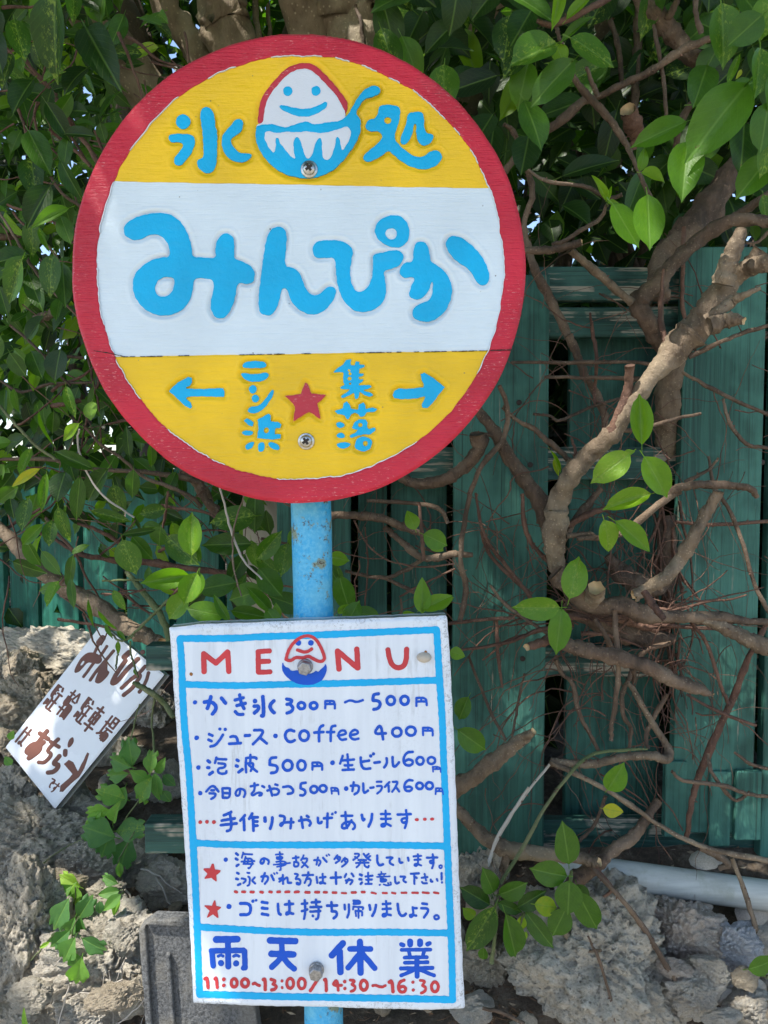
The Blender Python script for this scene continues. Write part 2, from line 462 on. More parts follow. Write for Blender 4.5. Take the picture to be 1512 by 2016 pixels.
def march(xs, ys, D):
    """filled region D<0 -> verts (px,py,sd), faces, open boundary edges"""
    ny, nx = D.shape; ins = D < 0
    vid = -np.ones((ny, nx), int); jj, ii = np.nonzero(ins); vid[jj, ii] = np.arange(len(jj))
    V = [(xs[i], ys[j], D[j, i]) for j, i in zip(jj, ii)]; F = []; E = []
    ek = {}
    def cross(j0, i0, j1, i1):
        k = (j0, i0, j1, i1) if (j0, i0) < (j1, i1) else (j1, i1, j0, i0)
        if k in ek: return ek[k]
        a, b = D[k[0], k[1]], D[k[2], k[3]]; t = a / (a - b); t = min(max(t, .02), .98)
        V.append((xs[k[1]] * (1 - t) + xs[k[3]] * t, ys[k[0]] * (1 - t) + ys[k[2]] * t, 0.0)); ek[k] = len(V) - 1
        return ek[k]
    s = ins[:-1, :-1].astype(int) + ins[:-1, 1:] + ins[1:, 1:] + ins[1:, :-1]
    for j, i in zip(*np.nonzero(s == 4)): F.append((vid[j, i], vid[j + 1, i], vid[j + 1, i + 1], vid[j, i + 1]))
    for j, i in zip(*np.nonzero((s > 0) & (s < 4))):
        cs = [(j, i), (j + 1, i), (j + 1, i + 1), (j, i + 1)]
        poly = []; cr = []
        for k in range(4):
            a, b = cs[k], cs[(k + 1) % 4]
            if ins[a]: poly.append(vid[a])
            if ins[a] != ins[b]:
                c = cross(a[0], a[1], b[0], b[1]); poly.append(c); cr.append((c, ins[a]))
        if len(poly) > 2: F.append(tuple(poly))
        if len(cr) == 2:
            out = [c for c, o in cr if o][0]; inn = [c for c, o in cr if not o][0]
            E.append((out, inn))
        elif len(cr) == 4:
            for q in range(4):
                if cr[q][1]: E.append((cr[q][0], cr[(q + 1) % 4][0]))
    return V, F, E
def region(sdfun, lo, hi, step):
    xs = np.arange(lo[0], hi[0] + step, step); ys = np.arange(lo[1], hi[1] + step, step)
    X, Y = np.meshgrid(xs, ys); return march(xs, ys, sdfun(X, Y))
def extrude_region(VFE, place, hfun, depth):
    V, F, E = VFE
    P = [place(x, y, hfun(x, y, s)) for x, y, s in V]; faces = list(F); bm = {}
    for a, b in E:
        for q in (a, b):
            if q not in bm:
                x, y, s = V[q]; P.append(place(x, y, hfun(x, y, s) - depth)); bm[q] = len(P) - 1
        faces.append((a, b, bm[b], bm[a]))
    return P, faces
def paint_shape(name, items, place, mat, parent, h=.0006, step=1.0, wamp=.25, rise=1.2, depth=.001, base=0.0):
    lo, hi = bbox(items, 2 * step + 1)
    VFE = region(lambda X, Y: sd_items(X, Y, items) + wob(X, Y, wamp), lo, hi, step)
    if not VFE[1]: return None
    hf = lambda x, y, s: base + h * min(1.0, .35 + .65 * (-s) / rise)
    P, F = extrude_region(VFE, place, hf, depth + base)
    return build(name, P, F, mat, parent)

# ------------------------------------------------------------------ round sign
YD = 0.62
def disc_place(px, py, h):
    p = W(px, py, YD); return (p.x, YD - h, p.z)
T1, T2, T3, T4, T5, T6 = (300,100,3.78), (600,100,3.78), (220,400,3.78), (600,400,3.78), (300,680,4.725), (580,680,4.725)
DISC = [  # material, region, shape, name
 ('sign_blue', T1, "c 228 527 54;p 115 655 125 630 150 618 230 616 290 622 318 650 315 700 290 760 250 810 215 850 185 855 158 835 160 800 195 755 230 715 222 685 190 678 140 680", 'character'),
 ('sign_blue', T1, "p 355 470 365 430 400 415 440 430 462 480 465 560 482 600 480 700 478 820 465 880 430 912 380 905 345 875 330 840 335 812 365 800 380 790 378 700 370 580 358 520", 'character'),
 ('sign_blue', T1, "p 512 650 540 600 590 550 610 515 645 500 672 520 675 570 650 610 595 645 580 670 600 715 640 755 690 765 738 765 738 790 700 822 640 832 580 810 540 770 518 720", 'character'),
 ('emblem_red', T1, "p 780 545 785 480 800 370 850 285 930 190 1010 115 1100 86 1160 88 1215 105 1290 175 1360 255 1420 330 1462 400 1438 468 1400 520 830 548", 'painted_arc'),
 ('sign_ice', T1, "p 826 540 838 400 880 320 950 235 1010 170 1090 134 1160 132 1220 172 1300 260 1370 330 1412 410 1440 470 1430 540 1330 590 1210 600 1060 600 900 590 775 575 778 545", 'shaved_ice'),
 ('sign_blue', T1, "p 770 570 800 555 860 550 910 548 980 578 1040 560 1120 532 1160 530 1210 555 1300 535 1380 530 1430 508 1465 465 1490 420 1530 350 1570 300 1620 268 1665 262 1698 280 1690 320 1640 345 1590 355 1560 380 1530 430 1512 475 1545 500 1552 560 1548 610 1514 690 1464 765 1394 850 1314 910 1224 945 1160 952 1080 945 1000 925 930 890 850 820 790 730 768 660", 'painted_bowl'),
 ('sign_ice', T1, "p 835 635 840 612 865 602 940 620 985 605 1080 615 1150 600 1250 622 1310 610 1370 595 1440 568 1472 578 1480 640 1450 700 1410 755 1402 700 1390 650 1368 640 1362 700 1345 760 1325 810 1295 822 1268 800 1262 740 1262 660 1240 650 1212 690 1198 760 1180 800 1150 810 1130 770 1110 700 1095 650 1070 645 1050 680 1055 760 1068 815 1030 790 980 730 950 690 938 650 918 655 922 720 908 770 870 730 840 670", 'painted_icicles'),
 ('sign_blue', T1, "c 1008 303 35", 'painted_eye'), ('sign_blue', T1, "c 1218 301 35", 'painted_eye'),
 ('sign_blue', T1, "p 942 415 970 403 1040 425 1120 437 1200 425 1260 395 1290 378 1305 395 1295 425 1240 465 1170 494 1100 494 1020 470 960 440", 'painted_smile'),
 ('sign_blue', T2, "p 560 395 700 408 712 445 702 530 665 630 680 680 760 750 830 795 900 780 940 742 1000 742 1025 780 1012 825 960 865 880 884 800 867 720 825 650 762 625 740 560 787 480 828 440 818 430 785 500 722 585 652 560 595 500 602 460 588 448 550 475 512 525 505 548 450;hc 618 518 26", 'character'),
 ('sign_blue', T2, "p 768 462 830 450 887 458 887 560 900 610 950 618 962 650 930 692 880 707 845 682 828 610 832 540 812 538 805 610 780 662 740 703 710 682 720 620 750 560 762 510", 'character'),
 ('sign_blue', T3, "p 85 200 105 145 170 108 260 80 360 68 435 82 505 128 550 190 580 270 598 350 600 402 680 402 778 412 768 340 785 268 820 228 870 222 908 258 912 330 908 415 960 428 1025 458 1060 500 1066 550 1045 592 1010 602 935 588 925 660 905 750 865 832 815 864 765 848 732 782 738 710 760 640 755 572 690 556 610 556 605 640 578 730 522 797 440 836 340 836 258 802 188 732 156 650 156 560 198 488 280 428 370 402 432 402 430 330 395 268 350 232 290 230 240 255 195 274 138 270 96 238;h 318 625 338 575 390 548 455 550 468 580 458 640 420 690 368 700 328 672", 'character'),
 ('sign_blue', T3, "p 1092 780 1092 680 1108 560 1128 400 1148 270 1178 198 1230 172 1282 182 1303 230 1298 330 1285 472 1340 475 1394 508 1424 580 1448 650 1490 683 1536 686 1580 645 1608 620 1646 618 1674 650 1654 712 1618 767 1556 818 1496 831 1436 818 1378 782 1332 730 1310 650 1290 628 1262 640 1250 710 1225 787 1190 833 1140 835 1105 818", 'character'),
 ('sign_blue', T4, "p 57 350 62 308 100 279 180 273 262 277 322 303 362 347 348 420 336 500 342 580 367 640 400 664 438 655 480 608 505 540 508 450 506 378 580 369 640 350 712 352 738 387 732 427 700 468 640 488 585 505 597 560 608 640 598 712 552 772 480 808 400 812 338 782 278 712 248 630 233 540 230 440 215 402 150 408 90 408 65 388", 'character'),
 ('sign_blue', T4, "p 528 160 578 108 650 84 722 98 768 150 782 230 762 292 715 328 650 331 588 302 538 260 518 210;hc 643 227 42", 'character'),
 ('sign_blue', T4, "p 806 440 806 360 822 298 860 282 902 293 928 350 936 440 1000 467 1062 530 1094 600 1098 680 1072 762 1022 832 950 878 880 884 818 862 795 822 810 780 860 743 920 728 950 680 955 600 945 578 930 640 890 698 840 718 788 708 774 670 795 610 822 555 790 548 733 558 705 525 712 473 748 440", 'character'),
 ('sign_blue', T4, "p 1046 300 1066 252 1120 240 1182 262 1262 328 1322 400 1363 480 1378 550 1356 608 1315 613 1272 582 1248 522 1198 472 1128 432 1066 362", 'character'),
 ('sign_blue', T5, "q 155 425 190 385 240 345 330 293 365 303 370 345 345 375 305 392 320 402 480 405 660 397 668 430 665 480 560 475 330 475 312 490 350 530 372 570 355 590 300 560 230 495", 'painted_arrow'),
 ('sign_blue', T5, "p 832 195 865 152 940 145 1035 148 1064 175 1052 208 950 209 860 213", 'character'),
 ('sign_blue', T5, "p 812 262 860 257 940 268 1010 260 1062 249 1089 275 1067 313 1000 338 920 341 858 317", 'character'),
 ('sign_blue', T5, "c 933 408 37;c 958 493 35;p 886 592 915 568 990 562 1048 508 1098 428 1126 410 1134 440 1092 520 1042 582 982 628 918 634 888 617", 'character'),
 ('sign_blue', T5, "q 852 700 878 676 942 715 930 755 890 742;p 824 810 865 788 920 793 942 812 912 838 855 836;p 862 930 898 903 950 896 932 952 880 976 864 958;q 975 690 1030 665 1080 633 1100 650 1098 708 1172 712 1197 735 1187 768 1142 770 1140 825 1192 828 1192 868 1110 876 1030 866 972 864 985 780 982 720;hc 1060 790 26;p 980 920 1008 900 1042 903 1045 952 1026 988 988 995 984 960;p 1072 903 1110 897 1162 918 1186 950 1172 975 1128 971 1088 940", 'character'),
 ('emblem_red', T5, "q 1225 468 1300 462 1378 450 1400 395 1420 346 1440 352 1480 448 1615 458 1580 500 1533 540 1550 610 1565 690 1510 650 1457 616 1380 665 1308 708 1318 640 1328 572 1280 510", 'painted_star'),
 ('sign_blue', T6, "q 363 250 400 208 450 178 480 138 525 126 522 184 558 188 570 148 607 150 600 180 650 182 652 202 602 217 598 262 640 262 640 280 597 297 600 320 642 316 625 342 600 350 600 370 700 368 718 387 680 407 620 412 700 438 733 460 700 478 650 462 607 430 592 490 565 498 550 440 500 470 440 493 430 475 500 425 510 408 430 407 422 385 470 370 453 340 453 252 400 247;hc 507 232 11;hc 515 265 14;hc 512 308 18;hc 517 355 12", 'character'),
 ('sign_blue', T6, "q 375 610 400 600 450 588 455 540 485 522 512 545 522 590 590 597 598 550 640 532 660 560 662 590 730 578 770 592 750 617 670 622 650 657 610 667 590 637 560 623 525 642 500 692 480 682 470 652 400 637;p 382 725 420 703 474 740 430 775 397 757;p 386 830 430 805 474 842 450 868 402 860;p 384 918 430 902 512 903 524 925 480 958 408 958;q 528 770 565 708 600 688 662 690 682 720 672 758 690 778 750 763 755 790 700 827 640 827 580 843 520 862 508 840 570 808 590 785;hc 612 740 20;p 556 922 586 858 650 846 714 868 722 922 692 974 630 989 566 968;hc 657 912 24", 'character'),
 ('sign_blue', T6, "q 912 460 925 420 970 400 1060 404 1200 390 1200 360 1178 310 1172 268 1205 252 1290 303 1398 388 1340 462 1272 552 1240 582 1187 580 1183 545 1222 470 1130 492 1000 500 925 492", 'painted_arrow'),
]
o_sign = thing('round_sign', 'large round red rimmed sign with yellow and white bands and big blue lettering', 'sign', W(590, 985, YD + .01))
o_board = build('board', *extrude_region(region(lambda X, Y: (np.hypot((X - 587.5) / 447.5, (Y - 527.5) / 463) - 1) * 450 + 2.0 + wob(X, Y, .6, .03), (130, 55), (1045, 1000), 9), disc_place, lambda x, y, s: -.0022, .016), M['sign_red'], o_sign)
vb, fb = o_board, None
parsed = [(m, parse(s, *r), nm) for m, r, s, nm in DISC]
STEP = 2.0
xs = np.arange(136, 1042, STEP); ys = np.arange(60, 998, STEP)
GX, GY = np.meshgrid(xs, ys)
near = np.full(GX.shape, 99.0)       # distance to the carved characters
for m, it, nm in parsed:
    lo, hi = bbox(it, 12)
    i0, i1 = np.searchsorted(xs, [lo[0], hi[0]]); j0, j1 = np.searchsorted(ys, [lo[1], hi[1]])
    near[j0:j1, i0:i1] = np.minimum(near[j0:j1, i0:i1], sd_items(GX[j0:j1, i0:i1], GY[j0:j1, i0:i1], it))
outer = (np.hypot((GX - 587.5) / 447.5, (GY - 527.5) / 463) - 1) * 455 + wob(GX, GY, .8, .03)
inner = (np.hypot((GX - 591.5) / 401, (GY - 527.5) / 417.5) - 1) * 409 + wob(GX, GY, .9, .16) + wob(GX, GY, 1.2, .045)
ytop = 357 + (GX - 222) * (14 / 736) + wob(GX, GY * 0, .6, .05); ybot = 702 - (GX - 242) * (12 / 723) + wob(GX, GY * 0, .4, .07)
seam = np.abs(GY - ybot)
def groove(d):   # carved valley round the characters
    return np.where(d < 99, -.0015 * np.exp(-((d - 1.0) / 4.2) ** 2) + .0004 * np.exp(-((d - 10) / 3.0) ** 2), 0)
H = groove(np.maximum(near, -4)) * (.95 + .35 * wob(GX, GY, 1, .045)) + .00007 * wob(GX, GY, 1, .06) + .00003 * wob(GX, GY, 1, .31)
H -= .0007 * np.exp(-(seam / 1.4) ** 2)
def disc_part(name, D, hoff, mat, edge_round=0, depth=.0015, extra=None):
    V, F, E = march(xs, ys, D)
    def hf(x, y, s):
        i = min(len(xs) - 1, max(0, int(round((x - xs[0]) / STEP)))); j = min(len(ys) - 1, max(0, int(round((y - ys[0]) / STEP))))
        h = hoff + H[j, i]
        if edge_round:
            so = -outer[j, i]
            if so < 9: h -= .0030 * (1 - max(0, so) / 9) ** 2
            si = inner[j, i]
            if si < 6: h += .0005 * math.exp(-((si - 3) / 2.0) ** 2) - .0006 * (1 - max(0, si) / 6)
        return h
    P, FF = extrude_region((V, F, E), disc_place, hf, depth)
    return build(name, P, FF, mat, o_sign)
disc_part('yellow_field', np.maximum(np.maximum(inner, GY - ytop), -2e9), 0.0, M['sign_yellow'])
disc_part('white_band', np.maximum(np.maximum(inner, ytop - GY), GY - ybot), 0.0, M['sign_white'])
tag(disc_part('yellow_field', np.maximum(inner, ybot - GY), 0.0, M['sign_yellow']), 'lower yellow field with arrows and red star')
disc_part('rim', np.maximum(outer, -inner), .0009, M['sign_red'], 1, .004)
def inner_sd(X, Y): return (np.hypot((X - 591.5) / 401, (Y - 527.5) / 417.5) - 1) * 409 + wob(X, Y, .9, .16) + wob(X, Y, 1.2, .045)
def ragged(X, Y): return np.maximum(np.abs(inner_sd(X, Y) + .6) - .85, -3 * (wob(X, Y, 1, .034) + .05))
VF = region(ragged, (184, 104), (1000, 952), 1.25)
build('bare_paint_edge', *extrude_region(VF, disc_place, lambda x, y, s: .00125, .0012), M['sign_ice'], o_sign, kind='stuff')
for s in ("s .75 966 690.5 990 689.6 1011 689", "s .7 186 691 214 695 241 701.5", "s .5 243 702.5 330 701.4/352 700.6 372 700.2/470 698.8 560 697/590 696.6 612 696.2/700 694.8 790 693.2/815 693 960 690.6"):
    paint_shape('seam_crack', parse(s, *(0, 0, 1)), disc_place, M['recess'], o_sign, h=.0004, base=.0011 if '966' in s or '186' in s else .0002, step=.8, wamp=.35)['kind'] = 'stuff'
o_emb = bpy.data.objects.new('ice_emblem', None); o_emb.location = (0, 0, 0); link(o_emb, o_sign)
tag(o_emb, 'smiling shaved ice heap in a blue bowl with a spoon')
lvl = {'painted_arc': (0, .0007), 'shaved_ice': (.0007, .0006), 'painted_bowl': (.0013, .0006), 'painted_icicles': (.0019, .0005), 'painted_eye': (.0013, .0006), 'painted_smile': (.0013, .0006)}
for m, it, nm in parsed:
    if nm in lvl:
        b, h = lvl[nm]
        paint_shape(nm, it, disc_place, M[m], o_emb, h=h, base=b - .0008, step=1.5, wamp=.5, rise=2.5, depth=.0008 if b else .0014)
    else:
        paint_shape(nm, it, disc_place, M[m], o_sign, h=.0005, base=-.0004, step=1.5 if nm != 'x' else 1, wamp=.45, rise=3, depth=.001)
def ring_mesh(c, prof, seg=24, ax=Vector((0, -1, 0)), hexa=False):
    """lathe: prof [(r,h)] along ax"""
    ax = ax.normalized(); u = ax.orthogonal().normalized(); w = ax.cross(u); P = []; F = []
    for r, h in prof:
        for k in range(seg):
            a = 2 * math.pi * k / seg; P.append(c + ax * h + (u * math.cos(a) + w * math.sin(a)) * r)
    for i in range(len(prof) - 1):
        for k in range(seg):
            F.append((i * seg + k, i * seg + (k + 1) % seg, (i + 1) * seg + (k + 1) % seg, (i + 1) * seg + k))
    F.append(tuple(range((len(prof) - 1) * seg, len(prof) * seg)))
    return P, F
def screw(px, py, parent, y):
    s = PXS(y); c = W(px, py, y); c.y = y
    P, F = ring_mesh(c, [(16.5*s, 0), (16.5*s, .0012), (15.5*s, .0016), (12*s, .0016), (12*s, .0019), (12*s, .0030), (10.5*s, .0040), (6*s, .0047), (.1*s, .0049)])
    o = build('screw', P, F, M['steel'], parent)
    bevel(o, .0002, 1)
    rec = []; ff = []
    for a in (R(35), R(125)):
        d = Vector((math.cos(a), 0, math.sin(a))); e = Vector((-d.z, 0, d.x)); k = len(rec)
        for sx, sy in ((-1, -1), (1, -1), (1, 1), (-1, 1)):
            rec.append(c + d * (7.5 * s * sx) + e * (2.6 * s * sy) + Vector((0, -.0046 - (.0004 if abs(a - R(35)) < .1 else .00045), 0)))
        ff.append((k, k + 1, k + 2, k + 3))
    build('cross_recess', rec, ff, M['recess'], o, smooth=False)
screw(609, 334, o_sign, YD - .0006); screw(603, 869, o_sign, YD)

# ------------------------------------------------------------------ menu board
YM = 0.632
def menu_place(px, py, h):
    p = W(px, py, YM); return (p.x, YM - h, p.z)
o_menu = thing('menu_board', 'white rectangular menu board lettered in blue and red with a light blue painted frame', 'sign', W(645, 1985, YM + .006))
MB = [(332, 1237), (400, 1229), (500, 1226), (620, 1222), (760, 1217), (880, 1213), (886, 1290), (895, 1480), (903, 1700), (910, 1870), (916, 1988), (850, 1992), (650, 1986), (500, 1983), (379, 1978), (376, 1900), (361, 1650), (345, 1420), (337, 1300)]
mb_poly = np.array(MB, float)
c0 = mb_poly.mean(0)
VFE = region(lambda X, Y: poly_sd(X, Y, mb_poly) + wob(X, Y, .5, .09), (325, 1205), (922, 1998), 4)
def mh(x, y, s):
    return -.0022 * max(0, 1 + s / 7.0) ** 2 + .00012 * math.sin(x * .35)
P, F = extrude_region(VFE, menu_place, mh, .013)
edge = [0.0] * len(P)
for i, (x, y, s) in enumerate(VFE[0]): edge[i] = min(1.0, max(0.0, 1 + s / 26.0))
for i in range(len(VFE[0]), len(P)): edge[i] = 1.0
build('board', P, F, M['board_white'], o_menu, attrs={'edge': edge})
A1, A2, A3, A4, A5, A6, A7, A8 = (320,1210,5.04), (600,1210,5.04), (370,1410,5.815), (630,1410,5.815), (370,1580,5.815), (630,1580,5.815), (370,1770,5.4), (640,1770,5.4)
PX = (0, 0, 1)
MENU = [
 ('painted_border', 'board_cyan', [(PX, "s 6.8 354 1257 358 1300 359 1349 363 1435 371 1506 376 1580 380 1654 386 1770 389 1850 393 1955/354 1257 459 1257 518 1253 620 1250.7 759 1243.7 860 1240/860 1240 865 1333 871 1420 873 1496 878 1590 881 1666 885 1775 889 1863 891 1967/393 1957 459 1959 555 1962 650 1963.5 760 1965 891 1968"),
   (PX, "s 6.6 360 1347 459 1350.5 558 1347 620 1347 864 1339/380 1659 439 1662.5 508 1663.5 630 1663.5 716 1663 878 1665.5/387 1824.6 462 1829 555 1834 650 1836 751 1834.5 888 1837")]),
 ('text_line', 'board_red', [(A1, "s 27 408 388 412 565/408 388 530 480/530 480 645 372/648 375 658 562;s 25 948 368 950 568/948 368 1060 360/950 467 1052 462/955 572 1065 568"), (A2, "s 27 325 362 340 540/327 362 522 528/517 343 527 528;s 26 825 350 838 430 865 500 920 532 980 515 1008 450 1010 343")]),
 ('text_line', 'board_blue', [(A1, "c 322 870 21;s 18 415 868 470 860 525 890 533 940 495 985/480 815 465 880 445 930/585 828 625 878;s 16 720 848 800 825/738 902 822 880/765 795 775 860 808 932/722 962 750 992 798 990;c 918 857 23;s 18 910 908 955 905 950 945 912 975;s 19 995 815 1002 900 1003 1005 985 1003;s 18 1105 855 1060 900 1080 950 1108 972;s 16 1232 838 1292 848 1265 885 1235 890/1265 888 1300 925 1280 962 1235 976;o 1378 903 35 32 15;o 1499 903 35 32 15"),
   (A2, "o 90 903 34 32 14;s 11 203 860 203 930/203 858 285 853 298 880 298 930/250 858 250 888/205 888 295 886;s 12 400 870 450 846 510 870 575 848;s 16 732 785 680 792 676 850/676 850 735 855 752 890 730 930 685 940;o 853 852 39 42 15;o 990 850 39 42 15;s 11 1107 828 1107 905/1107 826 1203 824 1210 898/1155 826 1155 860/1108 862 1206 862")]),
 ('text_line', 'board_blue', [(A3, "c 100 247 26;s 16 242 205 280 222/236 270 270 284/260 345 310 335 360 280 400 213;c 367 147 18;c 427 150 19;s 16 488 235 520 228 560 238 572 295/472 315 605 308;s 18 655 222 706 218;s 16 760 160 868 157 840 225 745 320/835 255 902 310;c 1002 225 26;s 17 1215 170 1160 152 1115 190 1112 240 1145 290 1190 295 1220 275;o 1330 222 52 57 17;s 16 1549 105 1507 125 1500 200 1502 285/1448 187 1550 180"),
   (A4, "s 15 175 110 130 115 122 180 122 282/82 182 160 180;s 14 205 222 300 205 290 165 245 160 210 195 215 245 250 274 300 262;s 14 340 218 440 200 425 160 385 155 345 190 345 240 385 270 440 256;s 16 722 262 695 78 608 205 752 195;o 880 182 52 50 16;o 1040 170 54 50 16;s 12 1177 132 1180 215/1177 132 1290 132 1290 220/1235 132 1235 165/1180 165 1290 165")]),
 ('text_line', 'board_blue', [(A3, "c 120 587 25;s 18 228 510 250 525/225 587 242 590/248 665 282 640;s 14 325 475 310 535/325 488 438 495/350 538 432 545 420 590 350 592 342 640 385 662 440 652 440 630;s 18 562 500 578 510/552 568 568 572/582 640 622 608;s 14 668 480 660 560 668 640/668 478 780 468 785 488/715 442 715 540/670 540 760 535 720 625/700 560 792 635;s 16 1008 472 940 477 936 550/936 555 1010 562 1030 600 1010 642 952 650;o 1142 563 54 58 17;o 1300 562 46 56 16;s 13 1425 532 1425 610/1425 530 1535 530 1537 612/1480 532 1480 570/1427 570 1533 570"),
   (A4, "c 143 532 27;s 14 260 455 230 540/240 508 388 495/315 437 325 610/282 562 368 560/258 615 388 610;s 15 465 472 470 560 500 605 575 598/475 522 562 508;c 580 455 19;c 613 430 18;s 16 625 532 683 525;s 15 762 480 768 540 735 585/830 467 835 580 870 572 903 527;s 15 1060 408 1000 410 955 470 958 540 1010 570 1058 550 1062 505 1010 490 965 520;o 1145 510 41 43 15;o 1275 507 42 40 14;s 9 1290 582 1295 635/1290 580 1380 580 1382 637/1335 582 1335 605/1294 605 1378 605")]),
 ('text_line', 'board_blue', [(A3, "c 142 880 25;s 14 210 860 285 780 350 860/268 847 298 847/248 882 318 882 312 920 268 945;s 14 395 825 400 930/400 932 480 935 480 825/395 825 480 825/400 880 478 880;s 13 600 832 592 900 560 915 540 880 570 835 610 828 655 850 655 900 640 922;s 13 718 802 803 785/762 768 765 850 722 890 745 910 800 870 848 880 842 905 818 908/850 800 875 812;s 14 910 850 1000 820 1048 850 1030 895 992 900/932 797 965 908/1000 780 1025 788;s 15 1092 810 1160 797 1208 840 1200 880 1145 888;s 15 1348 762 1290 767 1290 820/1290 825 1338 842 1348 880 1320 908 1288 905;o 1442 838 40 40 15"),
   (A4, "o 35 828 40 38 15;s 10 127 822 135 885/127 820 208 820 214 895/170 822 170 850/132 855 210 855;c 300 828 26;s 14 352 797 450 787 440 870 395 893/385 757 370 855;s 14 495 772 497 888 550 850;s 13 577 820 613 815;s 12 650 750 703 750/652 800 715 797 700 850 655 883;s 13 792 755 742 808/785 792 787 863;s 13 835 752 893 747 870 800 827 863/870 812 905 860;s 14 1058 735 1010 727 970 770 962 820 990 860 1040 855 1058 820 1020 802 972 820;o 1140 797 38 36 15;o 1252 795 40 40 15;s 10 1327 827 1322 890/1327 825 1403 822 1412 895/1365 825 1365 855/1325 858 1408 858")]),
 ('ellipsis_dots', 'board_red', [(A5, "c 142 223 21;c 218 220 21;c 298 222 22"), (A6, "s 16 1102 195 1114 195/1195 190 1206 190/1276 188 1290 188")]),
 ('text_line', 'board_blue', [(A5, "s 16 495 107 450 130 412 145/388 205 535 182/378 258 558 238/480 122 500 240 490 312 448 325;s 16 652 147 600 205/640 192 645 313/735 127 700 185/715 172 798 167/745 172 750 320/752 217 795 215/752 267 795 262;s 20 882 175 884 213;s 17 966 172 964 230 942 298;s 15 1052 150 1110 157 1105 210 1070 272 1052 250 1090 225 1208 225/1182 185 1175 292;s 15 1272 208 1370 190 1412 230 1392 262/1297 165 1315 288/1360 152 1380 165;s 15 1487 175 1490 235 1525 235 1530 220"),
   (A6, "s 15 45 180 135 173/87 127 82 280;c 141 130 16;c 177 112 15;s 14 247 152 368 150/290 110 298 240 310 290/360 202 310 288 260 300 246 262 290 222 360 215 400 250 398 290 378 303;s 16 478 142 490 205 508 192/595 132 590 200 557 272;s 13 697 132 800 130/697 187 808 185/750 92 755 240 740 275 700 272 705 245 760 240 808 265;s 14 888 137 1040 132/985 87 1000 200 972 290/990 177 945 180 930 210 955 235 992 215")]),
 ('text_line', 'board_blue', [(A5, "c 433 653 24;s 14 552 582 572 598/547 642 568 652/558 725 580 710;s 10 632 572 618 630/632 588 735 593/660 620 640 690/655 640 740 640 732 720 700 755 690 747/612 675 762 670/635 702 745 702/690 642 682 700;s 12 875 642 868 690 840 705 825 670 855 637 900 642 930 670 920 700;s 9 1005 595 1088 590/1050 565 1060 720 1065 772 1050 775/1015 625 1085 620 1080 645 1018 648 1015 625/982 710 1168 692/1012 677 1120 670 1128 715 1022 735;s 11 1202 637 1268 628/1235 612 1240 680/1215 682 1212 735 1265 730 1265 682 1215 680/1325 605 1297 660/1312 642 1373 637 1350 690 1302 740/1310 682 1373 740;s 11 1445 660 1510 655 1522 690 1497 720/1487 628 1472 710"),
   (A6, "s 12 35 632 75 678;s 8 72 602 80 612/97 590 107 603;s 11 200 602 165 648/185 617 235 622 225 660 180 692/200 642 215 652/285 632 248 678/270 645 322 647 310 690 252 733/285 672 300 682;s 11 400 587 443 582 450 610 380 655/402 622 428 635/500 587 540 640 575 658/558 587 527 610/573 612 547 633/440 657 528 657/412 690 558 687/460 662 460 700 418 740/505 662 510 730 555 745 558 725;s 14 655 607 655 680 680 723 722 705;s 12 762 630 843 625 800 652 795 695 838 713;s 13 907 642 912 690 943 685/1007 632 1013 662;s 11 1070 615 1158 610/1082 655 1153 652/1120 592 1125 700 1100 730 1077 715 1095 697 1158 718;s 12 1222 632 1343 627/1290 592 1305 690 1283 750/1295 662 1255 667 1262 695 1298 690;o 1380 733 17 17 9")]),
 ('text_line', 'board_blue', [(A5, "s 14 565 805 580 813/552 872 572 876/575 943 598 932;s 11 680 802 703 805/615 867 662 877 665 895 635 920/690 847 710 860 705 940 682 950/765 857 727 890 770 925;s 13 840 847 910 837 920 880 882 928/880 807 850 900/955 832 983 888;s 9 985 807 993 818/1015 800 1023 810;s 12 1045 872 1100 857 1047 905/1087 827 1090 928/1087 890 1130 852 1143 870 1140 922 1182 918;s 11 1225 815 1268 822 1222 878 1270 870 1293 900 1280 940 1247 935 1242 912 1275 930;s 12 1312 832 1433 827/1377 797 1380 825/1370 842 1337 918/1367 872 1408 872 1405 930 1382 948;s 12 1472 852 1480 918"),
   (A6, "s 12 0 857 62 852/30 817 35 918 0 930 0 907 60 925;s 14 122 860 238 855/180 799 185 928;s 12 300 817 282 853/362 812 383 843/295 892 373 882 368 910 347 933/330 872 302 918;s 14 457 822 478 833/452 875 473 880/467 930 478 917;s 11 520 845 600 837/550 802 555 930/527 882 593 880/520 930 590 930;s 8 700 790 705 815/667 822 753 814/682 830 690 848/735 827 727 848/650 850 800 845/690 872 690 910 760 905 760 872 690 870/692 890 758 888;s 9 680 943 688 940/730 935 770 952 812 938/777 920 783 923/807 915 812 920;s 12 857 850 862 915 880 928 903 915;s 12 922 847 983 847 955 867 952 895 983 910;s 12 1040 815 1133 810/1080 820 1080 928/1087 850 1108 863;s 11 1162 860 1228 852/1197 817 1213 888/1167 907 1177 925 1223 923;s 12 1267 880 1267 905 1288 903/1337 877 1345 893;s 13 1392 807 1392 878;c 1397 913 13")]),
 ('dash_underline', 'board_red', [(A5, "s 15 540 1018 560 1024/625 1021 652 1022/720 1022 750 1024/832 1024 855 1026/935 1020 956 1025/1026 1022 1050 1020/1118 1022 1158 1021/1225 1023 1265 1020/1347 1026 1390 1028/1460 1025 1500 1026"), (A6, "s 14 45 1026 75 1026/147 1030 185 1030;s 11 250 1035 300 1037/590 1030 640 1040;s 14 365 1028 408 1028/480 1024 510 1024;s 12 720 1034 765 1036/825 1032 862 1038/935 1032 990 1032/1055 1030 1120 1034/1175 1028 1245 1035/1305 1030 1355 1036")]),
